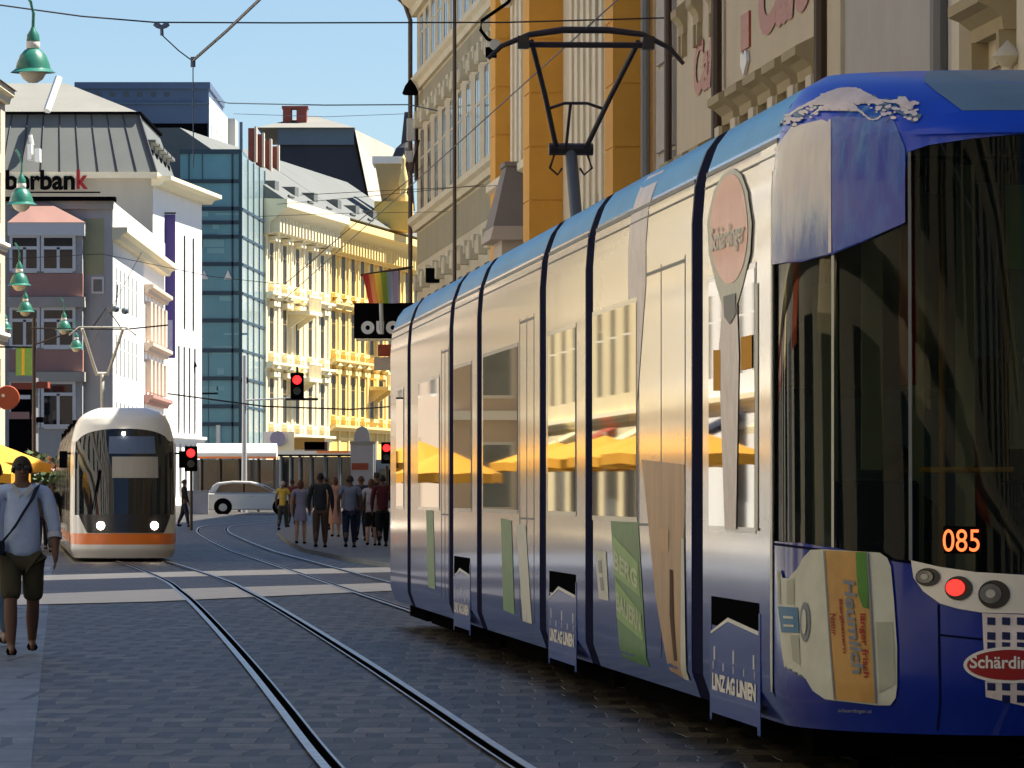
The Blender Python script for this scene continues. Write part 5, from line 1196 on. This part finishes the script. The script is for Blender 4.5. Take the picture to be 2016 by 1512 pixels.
q4 = lambda py: q(py, 250); w_ = 250/F
MB().box(-22*w_, 22*w_, -.4, .4, 0, q4(870)).build('shaft', 'grey_paint', e); MB().prism([(-16*w_,q4(870)),(16*w_,q4(870)),(15*w_,q4(855)),(9*w_,q4(843)),(0,q4(839)),(-9*w_,q4(843)),(-15*w_,q4(855))], 1, -.3, .3).build('rounded_top', 'grey_paint', e)
MB().box(-24*w_, 24*w_, -.5, .5, q4(874), q4(869)).build('ledge', 'warm_grey', e); MB().box(-20*w_, 12*w_, -.45, -.4, q4(925), q4(912)).build('red_plate', 'red_sign', e)
e = empty('catenary_mast', (fx(481,296),296,GZ(296)), 0, 'slim grey catenary mast in front of the glass tower', 'mast'); MB().tube([(0,0,0),(0,0,zz(700,296)-GZ(296))], [.14,.09], 10).build('post', 'grey_paint', e); MB().tube([(0,0,5.4),(2.4,0,5.5)], .04).build('arm', 'grey_paint', e)
e = empty('catenary_mast', (fx(67,215),215,GZ(215)), 0, 'thin dark mast beside the yellow green banner on the left', 'mast'); MB().tube([(0,0,0),(0,0,zz(625,215)-GZ(215))], .07, 8).build('post', 'dark_metal', e); MB().tube([(0,0,6.4),(1.5,0,6.9)], .03).build('arm', 'dark_metal', e)
wire('span_wire', [P(180,648,160), P(210,605,160), P(240,648,160)], .02, 'triangular wire hanger above the white tram collector', 'span wire')
wire('span_wire', [P(60,646,160), P(180,648,160), P(250,648,160), P(330,640,160)], .022, 'dark horizontal wire just above the white tram collector', 'span wire')
mb = MB(); mb.lathe([(0,-.1),(.07,-.08),(.1,0),(.07,.08),(0,.1)], P(228,608,160), 10, ax=0); mb.lathe([(0,-.1),(.07,-.08),(.1,0),(.07,.08),(0,.1)], P(246,612,160), 10, ax=0); mb.tube([P(232,560,160), P(228,608,160)], .02); tag(mb.build('wire_insulator', 'blue_grey', None, True), 'pair of blue grey insulators above the white tram collector', 'insulator')
# kerb stones under the white car and grey cabinet left of it
e = empty('utility_cabinet', (fx(388,282),282.5,GZ(282)), 0, 'pale grey wall panel between the white tram and the white car', 'barrier'); MB().box(-.75,.5,0,.3,0,1.05).build('panel', 'grey_paint', e, bevel=.02); MB().box(-.78,.53,-.03,.33,1.05,1.1).build('top_rail', 'light_metal', e)
# ================================================================ the white car
Yv = 283; kv = Yv/F
car = empty('parked_car', (fx(497,Yv), Yv, GZ(Yv)), 0, 'white compact people carrier seen from its side, partly behind the crowd', 'car')
body = [(-2.12,.25),(-2.18,.55),(-2.14,.95),(-2.02,1.02),(1.35,1.0),(1.95,.88),(2.17,.70),(2.2,.30),(2.1,.22),(-2.0,.2)]
mb = MB(); mb.prism(body, 1, 0, 1.75); mb.build('body', 'white_paint', car, bevel=.07)
roof = [(-2.04,.99),(-1.86,1.36),(-1.62,1.54),(-.9,1.62),(-.1,1.60),(.45,1.46),(1.32,1.0)]
MB().prism(roof, 1, .12, 1.63).build('roof', 'white_paint', car, bevel=.06)
MB().prism([(-1.72,1.06),(-1.5,1.42),(-.9,1.50),(-.15,1.48),(.36,1.36),(.92,1.06)], 1, .085, .13).build('side_window', 'pane', car); MB().box(-.42,-.36,.08,.13,1.06,1.48).build('door_pillar', 'black', car)
MB().prism([(.98,1.06),(1.2,1.06),(.56,1.38),(.48,1.34)], 1, .10, .13).build('quarter_window', 'pane', car)
for x in (-1.36, 1.34):
    for y in (.12, 1.63):
        w = MB().lathe([(0,-.1),(.33,-.1),(.35,0),(.33,.1),(0,.1)], (x,y,.33), 20, ax=1).build('wheel', 'black', car, True)
        if y < 1: MB().lathe([(0,-.04),(.19,-.03),(.2,.0)], (x,y-.1,.33), 14, ax=1).build('hubcap', 'light_metal', w, True)
    mb = MB(); mb.lathe([(.0,-.01),(.42,-.01),(.42,.01)], (x,0.0,.36), 20, ax=1); mb.build('wheel_arch', 'black', car)
MB().box(2.05,2.19,.1,.4,.66,.80).build('headlight', 'lens', car, bevel=.02); MB().box(-2.17,-2.05,.05,.3,.75,1.0).build('tail_lamp', 'tail_lit' if 0 else 'red_sign', car, bevel=.02)
MB().box(-.15,.05,-.03,.0,.86,.89).build('door_handle', 'light_metal', car); MB().box(.95,1.15,-.12,.02,1.0,1.13).build('mirror', 'white_paint', car, bevel=.02)
car.scale = (1, 1, .95)
# ================================================================ people
def skinned(name, chains, m, parent, sub=1, loc=None):
    """chains: list of (points, radii); chains that start on an existing point join there"""
    bm = bmesh.new(); lay = bm.verts.layers.skin.verify(); idx = {}; first = True
    def vert(p, r):
        nonlocal first
        k = tuple(round(c, 4) for c in p)
        if k not in idx:
            v = bm.verts.new(p); rr = r if isinstance(r, tuple) else (r, r); v[lay].radius = rr
            if first: v[lay].use_root = True; first = False
            idx[k] = v
        return idx[k]
    for pts, rs in chains:
        last = None
        for p, r in zip(pts, rs):
            v = vert(p, r)
            if last is not None and last is not v and not any(e.other_vert(v) is last for e in v.link_edges): bm.edges.new((last, v))
            last = v
    me = bpy.data.meshes.new(name); bm.to_mesh(me); bm.free(); o = bpy.data.objects.new(name, me); COL.objects.link(o)
    o.modifiers.new('skin', 'SKIN').use_smooth_shade = True
    s = o.modifiers.new('sub', 'SUBSURF'); s.levels = sub; s.render_levels = sub
    dg = bpy.context.evaluated_depsgraph_get(); me2 = bpy.data.meshes.new_from_object(o.evaluated_get(dg)); bpy.data.objects.remove(o); bpy.data.meshes.remove(me)
    me2.name = name; me2.materials.clear(); me2.materials.append(M[m]); me2.polygons.foreach_set('use_smooth', [True]*len(me2.polygons))
    o = bpy.data.objects.new(name, me2); COL.objects.link(o); o.parent = parent
    return o
def person(label, loc, h, rz, top, bottom, skin='skin', hair='hair_dark', longhair=False, skirt=False, shorts=False, sleeves='short', stout=1.0, stride=12, arm=(8,-6), elbow=(12,12), group=None, detail=False, sit=False, bag=None, shoe='black', cap=None):
    e = empty('person', loc, rz, label, 'person', group)
    S = lambda *p: Vector((p[0]*h, p[1]*h, p[2]*h)); w = stout
    def leg(s, a, kn):
        hip = S(.05*s*w**.5, 0, .50); a = R(a); kn = R(kn)
        k = hip+S(.004*s, -math.sin(a)*.235, -math.cos(a)*.235); b = a-kn; an = k+S(0, -math.sin(b)*.225, -math.cos(b)*.225)
        return hip, k, an
    def armf(s, a, el):
        sh = S(.108*s*w**.6, .0, .815); a = R(a); el = R(el)
        eb = sh+S(.035*s*w, -math.sin(a)*.175, -math.cos(a)*.172); b = a+el; wr = eb+S(.0, -math.sin(b)*.145, -math.cos(b)*.145)
        return sh, eb, wr
    legs = [leg(-1, stride, 6 if not sit else 90), leg(1, -stride*.8, 14)] if not sit else [leg(-1, 85, 85), leg(1, 85, 85)]
    arms = [armf(-1, arm[0], elbow[0]), armf(1, arm[1], elbow[1])]
    zl = min(l[2].z for l in legs)
    dz = (.04*h-zl) if not sit else 0
    sh_ = Vector((0,0,dz))
    pel = S(0,0,.515)+sh_; wa = S(0,-.008*w,.62)+sh_; ch = S(0,0,.735)+sh_; nb = S(0,.005,.825)+sh_; nk = S(0,0,.862)+sh_; hd = S(0,-.006,.925)+sh_; ht = S(0,0,.968)+sh_
    r = lambda x: x*h
    ch_b = [([pel, wa, ch, nb, nk, hd, ht], [(r(.075*w),r(.055*w)),(r(.072*w),r(.055*w)),(r(.088),r(.06)),(r(.05),r(.04)),r(.030),(r(.044),r(.052)),(r(.036),r(.044))])]
    for (hip, k, an) in legs:
        hip, k, an = hip+sh_, k+sh_, an+sh_; mid = (k+an)/2+S(0,.008,.02)
        toe = an+S(0,-.085,-.028); ch_b.append(([pel, hip, k, mid, an, toe], [(r(.075*w),r(.055*w)), r(.048), r(.034), r(.034*w**.3), r(.021), (r(.022),r(.014))]))
    hands = []
    for i, (a_, b, c) in enumerate(arms):
        a_, b, c = a_+sh_, b+sh_, c+sh_; s = -1 if i == 0 else 1; d = (c-b).normalized(); palm = c+d*r(.028)
        ch_b.append(([nb, a_, b, (b+c)/2, c, palm], [(r(.05),r(.04)), r(.034), r(.027), r(.026*w**.3), r(.017), (r(.019),r(.012))])); hands.append((palm, d, s))
        kn_ = palm+d*r(.022)
        for q in range(4 if detail else 2):
            off = (q-1.5)*.0085 if detail else (q-.5)*.016; ln = (.030,.036,.033,.025)[q] if detail else .034; rf = .0042 if detail else .0065
            p0 = palm+Vector((0, r(off), 0))+d*r(.014); p1 = p0+d*r(ln*.55)+Vector((-s*r(.002),-r(.003),0)); p2 = p1+d*r(ln*.5)+Vector((-s*r(.007),-r(.006),0))
            ch_b.append(([palm, p0, p1, p2], [(r(.017),r(.010)), r(rf*1.15), r(rf), r(rf*.8)]))
        t0 = palm+Vector((-s*r(.004),-r(.016),r(.006))); ch_b.append(([palm, t0, t0+d*r(.022)+Vector((-s*r(.003),-r(.008),0))], [(r(.017),r(.010)), r(.006), r(.005)]))
    if detail:
        pass
    bd = skinned('body', ch_b, skin, e, 2 if detail else 1)
    # clothing follows the same skeleton, slightly larger
    tc = [([pel-S(0,0,.035), pel+S(0,0,.03), wa, ch, nb-S(0,0,.004)], [(r(.088*w**.7),r(.068*w)), (r(.086*w),r(.070*w)),(r(.081*w),r(.068*w)),(r(.096),r(.070)),(r(.058),r(.046))])]
    for (a_, b, c) in arms:
        a_, b, c = a_+sh_, b+sh_, c+sh_
        if sleeves == 'long': pts, rs = [nb-S(0,0,.004), a_, b, c], [(r(.058),r(.046)), r(.044), r(.033), r(.022)]
        elif sleeves == 'rolled': pts, rs = [nb-S(0,0,.004), a_, b, b+(c-b)*.28], [(r(.058),r(.046)), r(.044), r(.036), r(.034)]
        elif sleeves == 'none': continue
        else: pts, rs = [nb-S(0,0,.004), a_, a_+(b-a_)*.62], [(r(.058),r(.046)), r(.042), r(.036)]
        tc.append((pts, rs))
    shirt = skinned('shirt' if not skirt == 'dress' else 'dress', tc, top, e, 2 if detail else 1)
    if skirt:
        zb = .36 if skirt != 'long' else .22
        MB().lathe([(r(.070),r(.60)+dz),(r(.086*w),r(.53)+dz),(r(.098),r(.44)+dz),(r(.11),r(zb)+dz),(r(.10),r(zb)+dz)], (0,0,0), 14).build('skirt', bottom, e, True)
    else:
        lc = []
        for (hip, k, an) in legs:
            hip, k, an = hip+sh_, k+sh_, an+sh_; end = k+(an-k)*.08 if shorts else an+S(0,0,.012)
            lc.append(([pel-S(0,0,.005), hip-S(0,0,.03), (hip+k)/2, k]+([] if shorts else [end]), [(r(.066*w**.5),r(.056*w)), r(.062*w**.5), r(.056*w**.3), r(.050*w**.3)]+([] if shorts else [r(.030)])))
        skinned('shorts' if shorts else 'trousers', lc, bottom, e, 2 if detail else 1)
    for (hip, k, an) in legs:
        an = an+sh_; skinned('shoe', [([an+S(0,.022,-.022), an+S(0,-.02,-.024), an+S(0,-.075,-.03)], [r(.027), (r(.031),r(.024)), (r(.028),r(.016))])], shoe, e, 1)
    # head: face features and hair
    hc = hd+S(0,0,.012)
    mb = MB(); n = 14; m_ = 9
    for i in range(m_):
        for j in range(n):
            def q(ii, jj):
                th = ii/m_*R(118 if not longhair else 150); ph_ = 2*math.pi*jj/n; fr = max(0, -math.sin(ph_)); th = th*(1-.42*fr)
                return hc+Vector((math.sin(th)*math.cos(ph_)*r(.050), math.sin(th)*math.sin(ph_)*r(.060)+r(.004), math.cos(th)*r(.060)+(-r(.06)*(ii/m_)**2*(1-fr) if longhair else 0)))
            mb.quad(q(i,j), q(i+1,j), q(i+1,j+1), q(i,j+1))
    mb.build('hair' if not cap else 'cap', cap or hair, e, True)
    mb = MB(); mb.lathe([(0,r(.007)),(r(.005),r(.002)),(r(.008),-r(.012)),(0,-r(.016))], hd+S(0,-.056,-.002), 8)
    for s in (-1, 1): mb.lathe([(0,-r(.004)),(r(.012),-r(.003)),(r(.012),r(.003)),(0,r(.004))], hd+S(.050*s,.004,.0), 8, ax=0)
    mb.build('nose_and_ears', skin, e, True)
    if detail:
        mb = MB()
        for s in (-1, 1): mb.lathe([(0,-r(.004)),(r(.014),-r(.003)),(r(.014),r(.003))], hd+S(.021*s,-.055,.012), 12, ax=1)
        mb.tube([hd+S(-.05,-.0,.016), hd+S(-.040,-.048,.016), hd+S(0,-.058,.016), hd+S(.040,-.048,.016), hd+S(.05,0,.016)], r(.0025)); mb.build('sunglasses', 'black_gloss', e)
        mb = MB(); mb.tube([hd+S(-.016,-.050,-.030), hd+S(0,-.054,-.031), hd+S(.016,-.050,-.030)], r(.003)); mb.build('mouth', 'cloth_browncloth', e)
        mb = MB()
        for (a_, b, c) in arms:
            d = (c-b).normalized(); q = b+sh_+(c-b)*.22; mb.tube([q, q+d*r(.030)], r(.036), 14)
        mb.build('rolled_cuff', 'cloth_cuff', e, True)
        mb = MB()
        for s in (-1, 1): mb.prism([(0,r(.812)+dz),(s*r(.045),r(.858)+dz),(s*r(.058),r(.835)+dz),(s*r(.02),r(.785)+dz)], 1, -r(.062), -r(.050))
        mb.build('collar', 'cloth_cuff', e, bevel=.003)
        mb = MB(); mb.box(-r(.008), r(.008), -r(.098), -r(.06), r(.52)+dz, r(.60)+dz)
    if bag == 'strap':
        pts = [S(.075,-.052,.845)+sh_, S(.045,-.082,.78)+sh_, S(0,-.090,.71)+sh_, S(-.05,-.098*w**.6,.63)+sh_, S(-.09*w,-.06,.56)+sh_]
        mb = MB()
        for k in range(len(pts)-1):
            a, b = pts[k], pts[k+1]; u = Vector((r(.013),0,r(.010))); mb.quad(a-u, b-u, b+u, a+u)
        o = mb.build('bag_strap', 'cloth_strap', e); so = o.modifiers.new('t','SOLIDIFY'); so.thickness = .012; so.offset = 0
        MB().box(-r(.155*w), -r(.075*w), -r(.098), -r(.035), r(.505)+dz, r(.575)+dz).build('shoulder_bag', 'cloth_strap', e, bevel=.012)
    if bag == 'backpack': MB().box(-r(.07), r(.07), r(.055), r(.115), r(.62)+dz, r(.80)+dz).build('backpack', 'cloth_whitetop', e, bevel=.03)
    if bag == 'hand': MB().box(r(.13), r(.19), -r(.06), r(.06), r(.27)+dz, r(.38)+dz).build('hand_bag', 'cloth_pinktop', e, bevel=.02)
    return e
man = person('man in light blue shirt, dark shorts and sunglasses walking towards us', (fx(43,53.2),53.2,.006), 1.74, R(8), 'cloth_shirt_blue', 'cloth_olive', shorts=True, sleeves='rolled', stout=1.2, stride=15, arm=(4,2), elbow=(10,18), detail=True, bag='strap')
person('person in pale jeans mostly cut off by the left border', (fx(-14,56),56,.006), 1.72, 0, 'cloth_shirt_blue', 'cloth_jeans', skin='skin_pale', hair='hair_brown', sleeves='long')
CG = 'pedestrians on the pavement in front of the crossing'
def ped(px, pyf, ht_px, label, rz, *a, **k):
    Y = ht_px; X = fx(px, Y); return person(label, (X, Y, GZ(Y)+(.1 if px > 575 else 0)), pyf, R(rz), *a, group=CG, **k)
# (px, distance) with real heights
ped(557, 1.66, 205, 'grey haired pedestrian in a yellow top beside the white car', 160, 'cloth_yellow', 'cloth_darkgrey', hair='hair_grey', stride=8)
ped(592, 1.66, 158, 'woman with long reddish hair in a short lavender dress', 175, 'cloth_lavender', 'cloth_lavender', skin='skin_pale', hair='hair_brown', longhair=True, skirt='dress', sleeves='short', stride=5)
ped(631, 1.84, 150, 'man all in dark grey walking away near the kerb', 178, 'cloth_darkgrey', 'cloth_browncloth', sleeves='long', stout=1.1, stride=8, bag=None, arm=(10,-10))
ped(660, 1.72, 175, 'pedestrian in a pink top behind the man in dark grey', 185, 'cloth_pinktop', 'cloth_pinktop', skin='skin_pale', hair='hair_brown', longhair=True, skirt='long', stride=4)
ped(689, 1.78, 150, 'man in a checked grey blue shirt and dark trousers', 182, 'cloth_plaid', 'cloth_navy', stout=1.15, stride=9, bag=None)
ped(711, 1.76, 165, 'pedestrian in navy clothes between the checked shirt and the pale top', 175, 'cloth_navy', 'cloth_navy', hair='hair_brown', sleeves='long')
ped(731, 1.70, 154, 'woman in a pale top with dark shorts and a backpack', 180, 'cloth_whitetop', 'cloth_black_cloth', skin='skin_pale', hair='hair_brown', longhair=True, shorts=True, bag='backpack', stride=8)
ped(753, 1.80, 152, 'pedestrian in a dark wine red coat next to the blue tram', 186, 'cloth_wine', 'cloth_black_cloth', sleeves='long')
ped(742, 1.86, 172, 'tall dark dressed pedestrian behind the woman with the backpack', 180, 'cloth_black_cloth', 'cloth_black_cloth', sleeves='long')
ped(575, 1.70, 215, 'pedestrian in dark clothes behind the yellow top', 170, 'cloth_wine', 'cloth_darkgrey', sleeves='long')
ped(363, 1.70, 218, 'pedestrian in black close to the right side of the white tram', 100, 'cloth_black_cloth', 'cloth_navy', sleeves='long', bag=None)
ped(642, 1.70, 196, 'dark haired pedestrian far back between two others', 180, 'cloth_black_cloth', 'cloth_darkgrey')
ped(102, 1.72, 149, 'guest in dark clothes under the parasols beside the white tram', 30, 'cloth_black_cloth', 'cloth_darkgrey', sleeves='long')
ped(84, 1.74, 153, 'guest in a dark jacket behind the shoulder of the man in light blue', 10, 'cloth_darkgrey', 'cloth_navy', sleeves='long')
# seated figure added behind the rear side glass in place of a reflected person
a = person('seated figure in the blue tram standing in for a reflection in its corner glass', (TX-.62-.9*.0725, TY+1.55, -.08), 1.72, R(35), 'cloth_darkgrey', 'cloth_navy', skin='skin', cap='cloth_darkgrey', sleeves='short', sit=True, stout=1.2)

# ---- pieces of one part that stand apart become parts of their own
EX = ('window','pane')
KEEP = ('wave_foam','lettering','foliage','blossom','standing_seam','checked','water_streak','undercarriage','roof_equipment','string_','clamp','wire_','reflector','fixture','line_number','hair','tram_track','road','sign_mark')
def split_part(o):
    me = o.data; n = len(me.vertices); par = list(range(n))
    def fd(i):
        while par[i] != i: par[i] = par[par[i]]; i = par[i]
        return i
    for e in me.edges:
        a, b = fd(e.vertices[0]), fd(e.vertices[1])
        if a != b: par[a] = b
    comp = {}
    for i, v in enumerate(me.vertices): comp.setdefault(fd(i), []).append(i)
    bb = []
    for ids in comp.values():
        c = [me.vertices[i].co for i in ids]; bb.append([set(ids), [min(p[k] for p in c)-.015 for k in range(3)], [max(p[k] for p in c)+.015 for k in range(3)]])
    ch = True
    while ch:
        ch = False
        for i in range(len(bb)):
            for j in range(i+1, len(bb)):
                A, B = bb[i], bb[j]
                if all(A[1][k] <= B[2][k] and B[1][k] <= A[2][k] for k in range(3)):
                    bb[i] = [A[0]|B[0], [min(A[1][k], B[1][k]) for k in range(3)], [max(A[2][k], B[2][k]) for k in range(3)]]; bb.pop(j); ch = True; break
            if ch: break
    if len(bb) < 2 or len(bb) > 90: return 0
    for k, (ids, _a, _b) in enumerate(bb):
        bm = bmesh.new(); bm.from_mesh(me); bm.verts.ensure_lookup_table()
        bmesh.ops.delete(bm, geom=[v for v in bm.verts if v.index not in ids], context='VERTS')
        m2 = bpy.data.meshes.new(o.name.split('.')[0]); bm.to_mesh(m2); bm.free()
        for m in me.materials: m2.materials.append(m)
        q = o.copy(); q.data = m2; COL.objects.link(q); q.name = o.name.split('.')[0]
        if k == 0: first = q
    for cch in kids(o): cch.parent = first
    bpy.data.objects.remove(o); return len(bb)
for o in [o for o in bpy.data.objects if o.type == 'MESH' and o.parent and not o.name.startswith(KEEP) and o.name.split('.')[0] not in EX and o.data.users == 1 and len(o.data.vertices) < 5000]:
    split_part(o)
